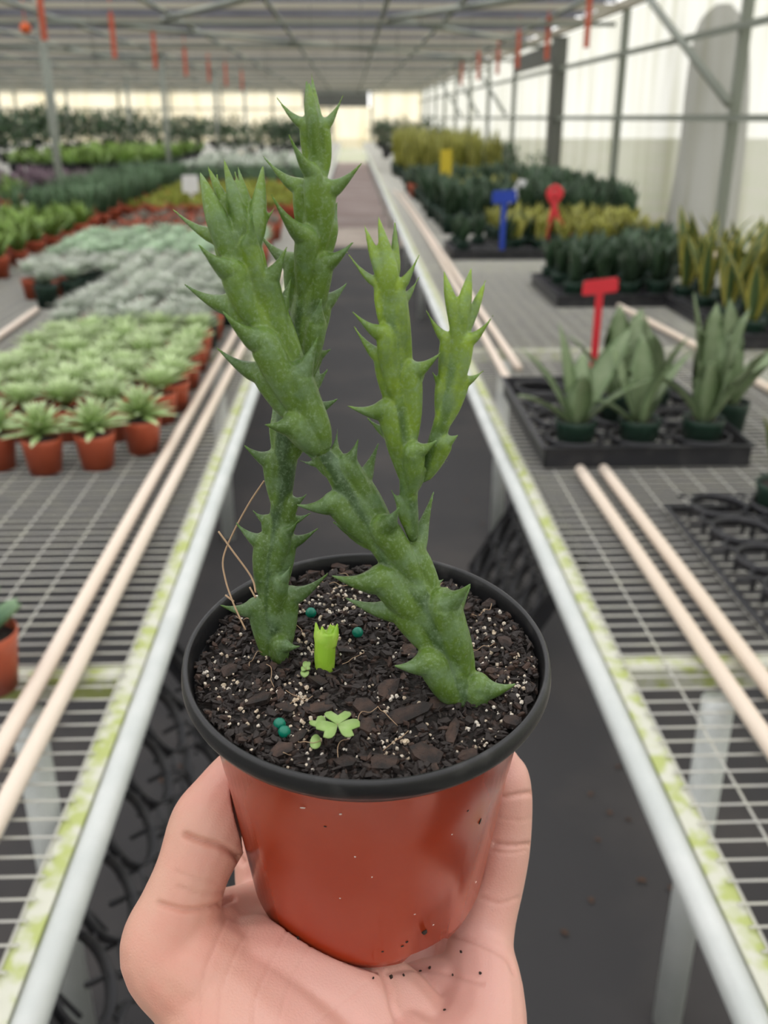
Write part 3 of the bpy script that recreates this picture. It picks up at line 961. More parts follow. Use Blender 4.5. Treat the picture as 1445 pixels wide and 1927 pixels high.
# label stakes -------------------------------------------------------
def stake(px, ytop, ybot, z, w, hh, material, label, tilt=0.0, lean=(0, 0)):
    P = at_z(px, ybot, z)
    d = proj(P)[2]
    H = (ybot - ytop) * d / F / math.cos(PITCH)
    mb = MB()
    s = w * .10
    mb.add([(-s, 0, -.05), (s, 0, -.05), (s * 1.1, 0, H - hh * .6), (-s * 1.1, 0, H - hh * .6), (-s, .002, -.05), (s, .002, -.05), (s * 1.1, .002, H - hh * .6), (-s * 1.1, .002, H - hh * .6)],
           [(0, 1, 2, 3), (7, 6, 5, 4), (0, 4, 5, 1), (1, 5, 6, 2), (2, 6, 7, 3), (3, 7, 4, 0)])
    k = w * .04
    top = [(-w / 2 + k, H - hh), (w / 2 - k, H - hh), (w / 2, H - hh * .85), (w / 2 - k * .4, H - k), (w / 2 - 2 * k, H), (-w / 2 + 2 * k, H), (-w / 2 + k * .4, H - k), (-w / 2, H - hh * .85)]
    v = [(x, y, zz + x * tilt) for y in (-.001, .0015) for x, zz in top]
    n = len(top)
    mb.add(v, [tuple(range(n)), tuple(range(2 * n - 1, n - 1, -1))] + [(i, n + i, n + (i + 1) % n, (i + 1) % n) for i in range(n)])
    o = mb.build('label_stake', material, None, False)
    o.location = P
    o.rotation_euler = (lean[0], lean[1], -.05)
    return tag(o, label, 'label')


stake(1117, 540, 685, .67, .088, .036, M['red_tag'], 'red T-shaped label stake standing in the silver snake plant tray', .12)
stake(945, 370, 455, .68, .12, .06, M['blue_tag'], 'blue label stake among the dark plants by the aisle', .05)
stake(838, 292, 362, .72, .09, .20, M['yellow_tag'], 'yellow label stake before the tall yellow green plants', .1)
stake(965, 338, 372, .80, .05, .14, M['white_tag'], 'white label stake slanting among the dense dark plants', .3, (0, .5))
stake(360, 335, 372, .72, .12, .12, M['white_tag'], 'white label stake among the deep green grassy plants', .0)
# red ribbon tied in a bow with two tails
P = at_z(1038, 455, .66)
mb = MB()
for pts, r in (([(-.01, 0, .19), (-.03, 0, .24), (0, 0, .27), (.03, 0, .24), (.005, 0, .19)], .012), ([(0, 0, .19), (-.01, 0, .12), (-.025, 0, .05), (-.02, 0, .0)], .011),
               ([(0, 0, .19), (.02, .0, .12), (.05, 0, .07), (.085, 0, .03)], .011), ([(-.02, 0, .22), (0, 0, .235), (.022, 0, .225)], .016)):
    mb.tube(spline(pts, 5), r, 8)
o = mb.build('ribbon', M['red_tag']); o.location = P; o.scale = (1.1, .5, 1.0)
tag(o, 'red ribbon tied in a bow above the crowded dark tray', 'ribbon')

# trays leaning under the benches
tray((-.385, .72, .395), 3, 6, 'black ring tray leaning on its side under the rosette bench', .125, rot=(0, math.radians(60), 0))
tray((.37, 1.95, .012), 3, 5, 'black ring tray leaning under the edge of the wall side bench', rot=(0, math.radians(-60), 0))

# bits of dry leaf lying on the aisle floor
lit = mat('dry_leaf', (.09, .045, .026), .85, vary=.4)
for k, (px, py) in enumerate(((1150, 1532), (1178, 1540), (1130, 1582), (1110, 1490), (1270, 1680), (1115, 1698), (1055, 1750), (1198, 1655), (300, 1465), (330, 1440), (1165, 1440), (905, 985), (880, 940))):
    P = at_z(px, py, .004)
    mb = MB()
    leaf(mb, 0, 1.35, 1.75, random.uniform(.010, .020), random.uniform(.006, .012), .0015, .4, 6, 0, (0, 0, 0), 'len', .5)
    o = mb.build('dry_leaf', lit); o.location = (P[0], P[1], .003); o.rotation_euler = (0, 0, random.uniform(0, 6.28))
    tag(o, 'small curled dry brown leaf lying on the dark aisle floor', 'leaf', 'dry leaves on the aisle floor')

# ------------------------------------------------------------------ the potted plant in the hand
TAU = math.radians(7)
PN = np.array([0, -math.sin(TAU), math.cos(TAU)])          # axis of the pot, leaning to the camera
PC = at_depth(690, 1220, .267)                             # centre of the rim
PX = np.array([1.0, 0, 0])
PY = np.cross(PN, PX)
POT_H = .092
SOIL_D = .0045
RIM_R = .052
pot_rot = Matrix((PX, PY, PN)).transposed()
pot_origin = PC - PN * POT_H


def P_loc(P):
    """world to pot coordinates"""
    d = np.asarray(P) - pot_origin
    return np.array([d @ PX, d @ PY, d @ PN])


def on_soil(px, py, up=0.0):
    r = ray(px, py)
    q = PC - PN * (SOIL_D - up)
    return CAM + r * ((q - CAM) @ PN) / (r @ PN)


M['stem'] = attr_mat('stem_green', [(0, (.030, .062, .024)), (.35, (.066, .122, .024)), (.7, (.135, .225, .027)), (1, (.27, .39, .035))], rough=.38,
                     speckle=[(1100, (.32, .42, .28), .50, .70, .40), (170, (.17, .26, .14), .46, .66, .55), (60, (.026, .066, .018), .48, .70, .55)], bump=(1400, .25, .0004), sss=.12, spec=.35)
M['thorn_tip'] = mat('dry_tip', (.42, .36, .25), .7)
M['hero_pot'] = mat('terracotta_plastic', (.37, .042, .012), .20, (26, (.41, .056, .018), .45, .75), bump=(900, .04, .0002), spec=.32)
M['hero_rim'] = mat('black_rim_plastic', (.012, .012, .013), .34, (90, (.060, .058, .056), .58, .80), bump=(700, .12, .0004))
M['hero_soil'] = mat('dark_soil', (.012, .009, .007), .9, (420, (.035, .022, .015), .5, .7), bump=(900, 1.0, .0015))
M['bark'] = mat('bark_chip', (.050, .027, .018), .75, (260, (.014, .009, .007), .40, .62), bump=(800, .6, .001), vary=.45)
M['bark_black'] = mat('black_humus', (.016, .011, .009), .7, vary=.5, bump=(900, .5, .001))
M['grit'] = mat('pale_grit', (.58, .47, .34), .8, (300, (.70, .64, .55), .45, .6))
M['bead'] = mat('green_bead', (.0, .17, .105), .35)
M['lime'] = mat('lime_shoot', (.27, .48, .03), .4, (200, (.40, .58, .08), .45, .7), sss=.15, sss_rad=(.5, 1, .1))
M['clover'] = mat('clover_leaf', (.30, .47, .13), .55, (350, (.38, .52, .20), .4, .7), trans=.15)
M['root'] = mat('dry_root', (.42, .28, .17), .8)

hero = thing('potted_succulent', pot_origin, 'orange pot of spiny green upright stems held up in the hand', 'succulent')
hero.rotation_euler = pot_rot.to_euler()
HM = hero.matrix_world
bpy.context.view_layer.update()


def local(P):
    return P_loc(P)


# pot wall, rim, feet
H = POT_H
wall = [(.0005, .005), (.030, .005), (.0305, .0), (.0345, .0), (.0362, .0015), (.0375, .006), (.0428, .058), (.0433, .060), (.0455, .0785), (.0462, .0795), (.0466, .0826),
        (.0466, .0836), (.0456, .0836), (.0452, .0795), (.0420, .058), (.0365, .008), (.0005, .008)]
pw = MB().lathe(wall, 96)
pw_v = np.array(pw.v)
# four shallow drain notches in the foot
ang = np.arctan2(pw_v[:, 1], pw_v[:, 0])
rad = np.hypot(pw_v[:, 0], pw_v[:, 1])
for a0 in (-1.10, .47, 2.04, 3.61):
    d = np.abs((ang - a0 + math.pi) % (2 * math.pi) - math.pi)
    k = (d < .20) & (pw_v[:, 2] < .0055) & (rad > .02)
    pw_v[k, 2] = np.maximum(pw_v[k, 2], .0045)
pw.v = [tuple(p) for p in pw_v]
pot = pw.build('pot', M['hero_pot'], hero)
rim = MB().lathe([(.0468, H - .0066), (.0500, H - .0068), (.0513, H - .0060), (.0519, H - .0045), (.0517, H - .0025), (.0514, H - .0010), (.0508, H - .0001), (.0501, H), (.0496, H - .0007), (.0491, H - .0035), (.0482, H - .0095), (.0470, H - .0100), (.0478, H - .0068)], 128, closed=True).build('rim', M['hero_rim'], pot)

# specks of dirt stuck to the pot wall
M['dirt'] = mat('dirt_speck', (.03, .018, .012), .9)
M['lint'] = mat('pale_speck', (.75, .62, .55), .8)


def on_pot(px, py):
    r = ray(px, py)
    for t in np.arange(.20, .36, .0002):
        q = P_loc(CAM + r * t)
        if 0 < q[2] < .084 and math.hypot(q[0], q[1]) < np.interp(q[2], [0, .006, .058, .0795, .0838], [.0365, .0375, .0428, .0460, .0468]):
            return q
    return None


sp_ = random.Random(3)
for px, py, L, W, a, mt in ((903, 1545, 13, 4, 1.2, 'dirt'), (917, 1655, 16, 12, .3, 'dirt'), (798, 1753, 13, 11, .2, 'dirt'), (765, 1772, 6, 5, 0, 'dirt'), (757, 1780, 6, 4, 0, 'dirt'), (912, 1690, 7, 5, 0, 'dirt'), (905, 1710, 6, 6, 0, 'dirt'),
                            (880, 1735, 6, 5, 0, 'dirt'), (612, 1555, 5, 3, 0, 'dirt'), (880, 1525, 5, 4, 0, 'dirt'), (720, 1790, 6, 4, 0, 'dirt'), (668, 1612, 4, 3, 0, 'lint'), (570, 1520, 12, 3, .3, 'lint'), (641, 1532, 6, 3, .5, 'lint'),
                            (850, 1570, 4, 3, 0, 'lint'), (780, 1720, 5, 3, 0, 'lint'), (640, 1690, 4, 3, 0, 'lint'), (895, 1660, 5, 3, 0, 'lint'), (700, 1650, 3, 3, 0, 'lint'), (815, 1740, 4, 3, 0, 'lint')):
    q = on_pot(px, py)
    if q is None:
        continue
    az_ = math.atan2(q[1], q[0])
    vv, ff = [], []
    k_ = .15e-3 * .95
    for zz in (-.1, .35):
        for i in range(7):
            w_ = 6.283 * i / 7
            e = sp_.uniform(.75, 1.2)
            u, v_ = L / 2 * k_ * math.cos(w_) * e, W / 2 * k_ * math.sin(w_) * e
            ca, sa = math.cos(a), math.sin(a)
            u, v_ = u * ca - v_ * sa, u * sa + v_ * ca
            vv.append((zz * W * k_, u, v_))
    ff = [tuple(range(6, -1, -1)), tuple(range(7, 14))] + [(i, (i + 1) % 7, 7 + (i + 1) % 7, 7 + i) for i in range(7)]
    o = MB().add(vv, ff).build('dirt_speck', M[mt], pot)
    o.location = q
    o.rotation_euler = (0, 0, az_)

# soil surface with grains, chips and grit
N = 90
v, f = [], []
hs = np.zeros((N, N))
for s_, a_ in ((6, .0009), (14, .0007), (30, .0006)):
    g_ = rng.uniform(-1, 1, (s_ + 1, s_ + 1))
    for i in range(N):
        for j in range(N):
            u, w = i / N * s_, j / N * s_
            i0, j0 = int(u), int(w)
            fu, fw_ = u - i0, w - j0
            hs[i, j] += a_ * ((g_[i0, j0] * (1 - fu) + g_[i0 + 1, j0] * fu) * (1 - fw_) + (g_[i0, j0 + 1] * (1 - fu) + g_[i0 + 1, j0 + 1] * fu) * fw_)
RS = .0484
idx = {}
for i in range(N):
    for j in range(N):
        x, y = (i / (N - 1) * 2 - 1) * RS, (j / (N - 1) * 2 - 1) * RS
        k = max(1.0, math.hypot(x, y) / RS)
        idx[i, j] = len(v)
        v.append((x / k, y / k, H - SOIL_D + hs[i, j] - (.0015 if math.hypot(x, y) > RS * .93 else 0)))
for i in range(N - 1):
    for j in range(N - 1):
        c = [(i, j), (i + 1, j), (i + 1, j + 1), (i, j + 1)]
        if all(math.hypot((a / (N - 1) * 2 - 1), (b / (N - 1) * 2 - 1)) < 1.06 for a, b in c):
            f.append(tuple(idx[q] for q in c))
soil = MB().add(v, f).build('soil', M['hero_soil'], hero)


def soil_z(x, y):
    i = min(N - 1, max(0, int((x / RS + 1) / 2 * (N - 1))))
    j = min(N - 1, max(0, int((y / RS + 1) / 2 * (N - 1))))
    return H - SOIL_D + hs[i, j]


def chip_shape(L, W, T, r, n=6):
    """an irregular flat flake"""
    top, bot = [], []
    for k in range(n):
        a = 2 * math.pi * k / n + r.uniform(-.3, .3)
        q = r.uniform(.7, 1.1)
        top.append((L / 2 * math.cos(a) * q, W / 2 * math.sin(a) * q, T / 2 * r.uniform(.4, 1.2)))
        bot.append((L / 2 * math.cos(a) * q * r.uniform(.85, 1.1), W / 2 * math.sin(a) * q * r.uniform(.85, 1.1), -T / 2))
    vv = top + bot + [(0, 0, T * .7 * r.uniform(.6, 1.2)), (0, 0, -T / 2)]
    ff = []
    for k in range(n):
        j = (k + 1) % n
        ff += [(k, n + k, n + j, j), (2 * n, k, j), (2 * n + 1, n + j, n + k)]
    return vv, ff


def place(vv, x, y, z, R):
    return [tuple(np.array(R @ Vector(p)) + np.array([x, y, z])) for p in vv]


rr = random.Random(5)
black, brown, grit = MB(), MB(), MB()


def rot(rz, tilt):
    return Matrix.Rotation(rz, 3, 'Z') @ Matrix.Rotation(rr.uniform(-tilt, tilt), 3, 'X') @ Matrix.Rotation(rr.uniform(-tilt, tilt), 3, 'Y')


for k in range(4600):
    r_, a_ = RS * .985 * math.sqrt(rr.random()), rr.uniform(0, 6.283)
    x, y = r_ * math.cos(a_), r_ * math.sin(a_)
    L = rr.uniform(.0010, .0042)
    vv, ff = chip_shape(L, L * rr.uniform(.2, .7), L * rr.uniform(.2, .4), rr, 5)
    (black if rr.random() < .72 else brown).add(place(vv, x, y, soil_z(x, y) + rr.uniform(-.0004, .0012), rot(rr.uniform(0, 6.28), .6)), ff)
clusters = [(rr.uniform(-.04, .04), rr.uniform(-.04, .04)) for _ in range(20)] + [tuple(local(on_soil(px, py))[:2]) for px, py in
            ((405, 1235), (400, 1255), (660, 1130), (640, 1115), (645, 1150), (700, 1100), (570, 1310), (560, 1330), (930, 1180), (920, 1210), (960, 1300), (965, 1340), (480, 1360), (450, 1290), (1000, 1250), (600, 1230))]
for k in range(900):
    if k % 3:
        c = rr.choice(clusters)
        x, y = c[0] + rr.gauss(0, .0028), c[1] + rr.gauss(0, .0028)
    else:
        r_, a_ = RS * .97 * math.sqrt(rr.random()), rr.uniform(0, 6.283)
        x, y = r_ * math.cos(a_), r_ * math.sin(a_)
    if math.hypot(x, y) > RS * .97:
        continue
    L = rr.uniform(.0005, .0014)
    vv, ff = chip_shape(L, L * rr.uniform(.6, 1), L * .7, rr, 5)
    grit.add(place(vv, x, y, soil_z(x, y) + rr.uniform(.0004, .0013), rot(rr.uniform(0, 6.28), .8)), ff)
for nm, mb, mt in (('humus_flakes', black, 'bark_black'), ('bark_flakes', brown, 'bark'), ('grit', grit, 'grit')):
    o = mb.build(nm, M[mt], soil, False)
    o['kind'] = 'stuff'
# the larger bark chips one by one: (px, py, length px, width px, turn)
for px, py, L, W, a in ((760, 1352, 140, 36, .22), (730, 1305, 60, 45, .9), (685, 1340, 50, 40, .4), (690, 1375, 48, 36, 1.2), (800, 1430, 66, 40, .1), (722, 1440, 60, 40, -.6), (850, 1385, 70, 26, 1.3),
                        (560, 1395, 60, 22, 1.1), (905, 1242, 44, 18, -.1), (650, 1230, 60, 30, -.6), (770, 1225, 40, 30, .3), (920, 1140, 34, 26, .4), (925, 1270, 20, 30, 1.5), (500, 1260, 36, 24, 1.0),
                        (820, 1330, 50, 30, .6), (480, 1325, 70, 40, .3), (700, 1150, 50, 24, .2), (880, 1145, 36, 24, 1.4), (430, 1270, 44, 30, .6), (600, 1290, 50, 24, -.3), (960, 1365, 50, 30, .5),
                        (600, 1340, 56, 30, .1), (540, 1345, 46, 28, -.5), (530, 1420, 50, 26, .3), (950, 1220, 40, 26, -.5), (880, 1430, 40, 26, .2), (650, 1440, 50, 28, .1), (590, 1085, 40, 22, .2), (640, 1075, 44, 20, -.2)):
    p = local(on_soil(px, py))
    sc = .00015
    vv, ff = chip_shape(L * sc * .9, W * sc * 1.1, 11 * sc, rr, 7)
    o = MB().add(vv, ff).build('bark_chip', M['bark'], soil, False)
    o.location = (p[0], p[1], soil_z(p[0], p[1]) + .0012)
    o.rotation_euler = (rr.uniform(-.25, .25), rr.uniform(-.25, .25), a)
# fine dry rootlets on the soil
for k in range(22):
    r_, a_ = RS * .9 * math.sqrt(rr.random()), rr.uniform(0, 6.283)
    x, y = r_ * math.cos(a_), r_ * math.sin(a_)
    w = rr.uniform(0, 6.28)
    pts = []
    for i in range(5):
        pts.append((x, y, soil_z(x, y) + .0012 + rr.uniform(0, .002)))
        w += rr.uniform(-.7, .7)
        x += math.cos(w) * .0022
        y += math.sin(w) * .0022
        if math.hypot(x, y) > RS * .96:
            break
    if len(pts) > 2:
        MB().tube(spline(pts, 3), .00011, 4).build('rootlet', M['root'], soil)

# ------------------------------------------------------------------ spiny stems
def cpt(x, y, d):
    return local(at_depth(x, y, d))


def make_stem(axis, spikes, buds, voxel=.00037, young=.0, top_young=.0, brown_tips=()):
    """axis rows: px, py, radius px, depth.  spikes: shoulder px, tip px, side (+1 to camera, -1 away, 0 outline), foot length px, base radius factor"""
    A = spline(axis, 10)
    mb = MB()
    kd_p, kd_v = [], []
    path = [cpt(a[0], a[1], a[3]) for a in A]
    rads = [max(a[2], 2) * a[3] / F * .64 for a in A]
    r0 = rads[0]
    mb.tube(path, rads, 20)
    for p, rr_ in ((path[0], rads[0]), (path[-1], rads[-1])):      # rounded ends
        mb.lathe([(.0001, -rr_ * .98)] + [(rr_ * .98 * math.cos(t), rr_ * .98 * math.sin(t)) for t in (-1.1, -.7, -.35, 0, .35, .7, 1.1)] + [(.0001, rr_ * .98)], 16, origin=p)
    nA = len(A)
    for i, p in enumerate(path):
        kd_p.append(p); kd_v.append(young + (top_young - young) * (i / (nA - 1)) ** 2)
    s = np.concatenate([[0], np.cumsum(np.hypot(np.diff(A[:, 0]), np.diff(A[:, 1])))])

    def at_s(q):
        q = min(max(q, 0), s[-1])
        return np.array([np.interp(q, s, A[:, k]) for k in range(4)])
    for sp in spikes:
        (sx, sy), (tx, ty), side = sp[0], sp[1], sp[2]
        ex = math.hypot(tx - sx, ty - sy)
        tx, ty = tx + (tx - sx) / ex * 5, ty + (ty - sy) / ex * 5
        foot = sp[3] if len(sp) > 3 else 55
        rf = sp[4] if len(sp) > 4 else .5
        dtip = sp[5] if len(sp) > 5 else None
        j = int(np.argmin((A[:, 0] - sx) ** 2 + (A[:, 1] - sy) ** 2))
        ax, ay, r, d = A[j]
        lat = np.array([sx - ax, sy - ay])
        ll = np.linalg.norm(lat)
        if ll > .92 * r:
            lat *= .92 * r / ll
            ll = .92 * r
        fr = side * math.sqrt(max(r * r - ll * ll, 0)) * .85
        m = d / F
        rb = max(r, 22) * rf * 1.08
        sc = s[j]
        tl = math.hypot(tx - sx, ty - sy)
        if dtip is None:
            dtip = -fr * m - side * .42 * tl * m
        up2 = 0.0
        pts = []
        for back, k, rk in ((foot * 1.5, .50, .45), (foot, .66, .80), (foot * .5, .78, .98), (rb * .55, .86, 1.0)):
            a = at_s(sc - back)
            q = a[2] / r
            pts.append((a[0] + lat[0] * k * q, a[1] + lat[1] * k * q, rb * rk, a[3] - fr * m * k * q))
        bx, by, _, bd = pts[-1]
        for t, rk in ((.26, .74), (.50, .45), (.76, .21), (1.0, .055)):
            sag = .10 * tl * math.sin(math.pi * t) * (1 if abs(tx - sx) > .4 * tl else .4)
            pts.append((bx + (tx - bx) * t, by + (ty - by) * t + sag, max(rb * rk, 1.9), bd + (d + dtip - bd) * t))
        S = spline(pts, 6)
        p3 = [cpt(a[0], a[1], a[3]) for a in S]
        mb.tube(p3, [max(a[2], 1.9) * a[3] / F for a in S], 12)
        n0 = len(S)
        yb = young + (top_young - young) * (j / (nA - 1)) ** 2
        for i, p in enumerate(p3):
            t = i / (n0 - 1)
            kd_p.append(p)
            kd_v.append(min(1, yb + .12 + (.24 if t < .55 else .12) + (.10 if t > .9 else 0)))  # yellow-green ribs; groove contrast also stands in for shade, painted into the colour
    for (bx, by), (tx, ty), rb, dz in buds:
        j = int(np.argmin((A[:, 0] - bx) ** 2 + (A[:, 1] - by) ** 2))
        d = A[j, 3] + dz * A[j, 3] / F
        dn = np.array([bx - tx, by - ty]) / math.hypot(bx - tx, by - ty)
        L = math.hypot(bx - tx, by - ty)
        jl = int(np.argmin(np.abs(s - max(s[j] - 85, 0))))
        jm = int(np.argmin(np.abs(s - max(s[j] - 40, 0))))
        pts = [(A[jl, 0] * .8 + bx * .2, A[jl, 1], rb * .35, A[jl, 3] * .75 + d * .25), (A[jm, 0] * .5 + bx * .5, A[jm, 1] * .9 + by * .1, rb * .85, A[jm, 3] * .45 + d * .55), (bx, by, rb, d), (bx - dn[0] * L * .35, by - dn[1] * L * .35, rb * .84, d), (bx - dn[0] * L * .65, by - dn[1] * L * .65, rb * .52, d), (tx + dn[0] * L * .12, ty + dn[1] * L * .12, rb * .24, d), (tx, ty, 1.4, d)]
        S = spline(pts, 6)
        p3 = [cpt(a[0], a[1], a[3]) for a in S]
        mb.tube(p3, [max(a[2], 1.2) * a[3] / F for a in S], 12)
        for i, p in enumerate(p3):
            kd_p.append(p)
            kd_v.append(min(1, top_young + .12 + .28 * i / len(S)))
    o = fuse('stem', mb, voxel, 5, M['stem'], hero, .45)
    kd = kdtree.KDTree(len(kd_p))
    for i, p in enumerate(kd_p):
        kd.insert(p, i)
    kd.balance()
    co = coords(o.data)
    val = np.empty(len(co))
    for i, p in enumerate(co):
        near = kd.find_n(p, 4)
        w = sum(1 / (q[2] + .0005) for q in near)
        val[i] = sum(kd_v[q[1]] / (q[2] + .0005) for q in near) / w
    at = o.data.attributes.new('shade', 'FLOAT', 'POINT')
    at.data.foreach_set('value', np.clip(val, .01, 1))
    return o


dA = proj(on_soil(522, 1238))[2]
dC = proj(on_soil(868, 1318))[2]
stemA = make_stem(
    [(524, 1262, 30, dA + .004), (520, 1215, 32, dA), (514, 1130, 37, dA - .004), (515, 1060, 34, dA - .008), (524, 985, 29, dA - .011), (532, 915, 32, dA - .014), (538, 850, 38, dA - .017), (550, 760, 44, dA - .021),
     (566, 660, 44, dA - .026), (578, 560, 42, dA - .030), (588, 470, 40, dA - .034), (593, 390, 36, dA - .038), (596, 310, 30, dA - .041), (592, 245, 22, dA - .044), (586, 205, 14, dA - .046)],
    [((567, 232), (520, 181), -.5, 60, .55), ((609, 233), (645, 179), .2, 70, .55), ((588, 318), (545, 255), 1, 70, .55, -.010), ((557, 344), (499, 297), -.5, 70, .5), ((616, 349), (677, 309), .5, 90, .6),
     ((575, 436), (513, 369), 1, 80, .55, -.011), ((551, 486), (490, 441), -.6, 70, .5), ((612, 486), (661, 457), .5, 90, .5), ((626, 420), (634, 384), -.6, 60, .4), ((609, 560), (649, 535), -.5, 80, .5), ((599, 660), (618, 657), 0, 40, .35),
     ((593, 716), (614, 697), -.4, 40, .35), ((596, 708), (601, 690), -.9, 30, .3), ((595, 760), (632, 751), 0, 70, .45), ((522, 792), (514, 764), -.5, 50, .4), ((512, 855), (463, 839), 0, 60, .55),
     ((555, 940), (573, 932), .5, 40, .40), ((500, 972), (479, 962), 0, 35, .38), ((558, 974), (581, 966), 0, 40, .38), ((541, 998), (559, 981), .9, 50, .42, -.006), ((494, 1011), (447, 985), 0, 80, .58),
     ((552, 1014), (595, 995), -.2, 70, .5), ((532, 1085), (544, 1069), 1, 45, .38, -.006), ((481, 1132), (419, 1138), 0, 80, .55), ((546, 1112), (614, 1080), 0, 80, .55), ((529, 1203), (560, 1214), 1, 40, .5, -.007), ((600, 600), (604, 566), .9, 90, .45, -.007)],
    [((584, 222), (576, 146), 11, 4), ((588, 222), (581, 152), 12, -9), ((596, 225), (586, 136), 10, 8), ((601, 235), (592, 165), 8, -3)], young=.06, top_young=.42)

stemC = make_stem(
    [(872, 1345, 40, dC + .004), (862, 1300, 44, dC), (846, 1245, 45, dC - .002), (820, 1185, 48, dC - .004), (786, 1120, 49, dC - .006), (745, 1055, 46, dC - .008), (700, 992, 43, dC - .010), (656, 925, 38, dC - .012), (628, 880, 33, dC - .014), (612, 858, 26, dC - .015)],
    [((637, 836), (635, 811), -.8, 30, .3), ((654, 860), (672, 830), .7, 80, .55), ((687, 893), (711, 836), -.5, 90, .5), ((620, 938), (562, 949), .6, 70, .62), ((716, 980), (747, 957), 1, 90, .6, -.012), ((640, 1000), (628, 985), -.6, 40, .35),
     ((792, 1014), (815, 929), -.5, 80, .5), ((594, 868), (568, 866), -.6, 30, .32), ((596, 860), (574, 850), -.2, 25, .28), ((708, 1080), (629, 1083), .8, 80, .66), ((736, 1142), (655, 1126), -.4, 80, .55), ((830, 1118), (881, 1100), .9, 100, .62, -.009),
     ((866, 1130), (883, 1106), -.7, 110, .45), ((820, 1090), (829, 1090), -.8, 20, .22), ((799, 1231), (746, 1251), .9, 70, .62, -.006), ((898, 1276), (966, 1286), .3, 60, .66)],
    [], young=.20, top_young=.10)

d_ = dC - .0155
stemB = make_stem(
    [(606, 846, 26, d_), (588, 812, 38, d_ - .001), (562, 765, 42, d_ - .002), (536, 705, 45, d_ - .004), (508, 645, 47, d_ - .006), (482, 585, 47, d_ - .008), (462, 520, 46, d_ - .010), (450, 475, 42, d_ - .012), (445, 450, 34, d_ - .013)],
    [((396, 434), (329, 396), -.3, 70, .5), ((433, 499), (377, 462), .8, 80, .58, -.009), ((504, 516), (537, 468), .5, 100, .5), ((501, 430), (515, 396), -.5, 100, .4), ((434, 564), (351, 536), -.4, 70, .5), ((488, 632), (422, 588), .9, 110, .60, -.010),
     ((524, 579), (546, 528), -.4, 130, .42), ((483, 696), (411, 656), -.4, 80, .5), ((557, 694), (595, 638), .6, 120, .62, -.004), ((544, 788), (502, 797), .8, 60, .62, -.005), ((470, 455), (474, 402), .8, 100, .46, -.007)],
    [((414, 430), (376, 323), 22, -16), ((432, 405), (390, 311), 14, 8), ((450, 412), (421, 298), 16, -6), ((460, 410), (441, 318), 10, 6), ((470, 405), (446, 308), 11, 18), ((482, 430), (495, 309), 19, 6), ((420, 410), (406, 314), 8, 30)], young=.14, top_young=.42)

dD = dC - .0115
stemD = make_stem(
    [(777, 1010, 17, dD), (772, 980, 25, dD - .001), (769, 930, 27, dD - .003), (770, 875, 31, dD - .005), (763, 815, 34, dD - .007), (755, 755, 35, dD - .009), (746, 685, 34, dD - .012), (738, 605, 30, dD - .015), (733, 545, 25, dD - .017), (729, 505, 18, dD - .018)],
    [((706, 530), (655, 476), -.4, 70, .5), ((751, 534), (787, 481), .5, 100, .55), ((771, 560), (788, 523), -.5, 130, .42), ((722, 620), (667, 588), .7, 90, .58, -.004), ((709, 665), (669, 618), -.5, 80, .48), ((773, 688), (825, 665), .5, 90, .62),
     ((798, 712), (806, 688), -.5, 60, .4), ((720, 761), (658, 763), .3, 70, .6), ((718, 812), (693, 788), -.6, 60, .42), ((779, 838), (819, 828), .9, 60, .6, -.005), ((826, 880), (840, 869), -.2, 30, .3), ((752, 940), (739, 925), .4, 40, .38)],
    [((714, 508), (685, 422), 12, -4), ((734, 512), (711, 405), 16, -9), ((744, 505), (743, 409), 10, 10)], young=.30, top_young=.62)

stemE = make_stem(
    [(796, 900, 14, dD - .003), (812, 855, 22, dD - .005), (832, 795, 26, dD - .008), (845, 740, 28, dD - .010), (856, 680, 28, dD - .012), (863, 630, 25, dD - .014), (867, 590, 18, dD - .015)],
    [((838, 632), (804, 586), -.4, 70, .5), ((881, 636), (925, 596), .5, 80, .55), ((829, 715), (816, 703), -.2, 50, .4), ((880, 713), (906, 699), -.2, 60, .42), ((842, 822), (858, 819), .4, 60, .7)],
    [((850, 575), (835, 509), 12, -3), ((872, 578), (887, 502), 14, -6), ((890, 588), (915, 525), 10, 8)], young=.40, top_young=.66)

# blunt dry tip of one cut spine
p = cpt(883, 1097, dC - .0165)

# young lime shoot with split tip
q = on_soil(611, 1258); dq = proj(q)[2]
sh = MB()
sh.tube([cpt(611, 1264, dq), cpt(611, 1235, dq - .001), cpt(612, 1205, dq - .002), cpt(613, 1190, dq - .0025)], [.0027, .0030, .0030, .0026], 14)
for x, y, dz in ((594, 1170, 0), (606, 1178, -.001), (622, 1174, .0005), (635, 1173, -.0005), (629, 1176, .001)):
    sh.tube([cpt(611 + (x - 611) * .55, 1215, dq - .002 + dz), cpt(611 + (x - 611) * .8, 1195, dq - .0025 + dz), cpt(x, y, dq - .003 + dz)], [.0014, .0012, .00025], 8)
fuse('shoot', sh, .0003, 3, M['lime'], hero)

# dry root fibres standing beside the back stem
for pts in ([(497, 905, 0), (470, 945, .002), (440, 1000, .004), (420, 1050, .004), (424, 1090, .003), (437, 1130, .001), (450, 1160, 0), (462, 1185, 0)], [(411, 1000, .004), (440, 1040, .003), (466, 1075, .002), (477, 1095, .001), (481, 1115, 0)], [(424, 1120, .002), (440, 1132, .001)], [(470, 1105, .001), (481, 1125, 0)]):
    MB().tube(spline([cpt(x, y, dA - .010 + d) for x, y, d in pts], 5), .00028, 6).build('dry_root', M['root'], hero)

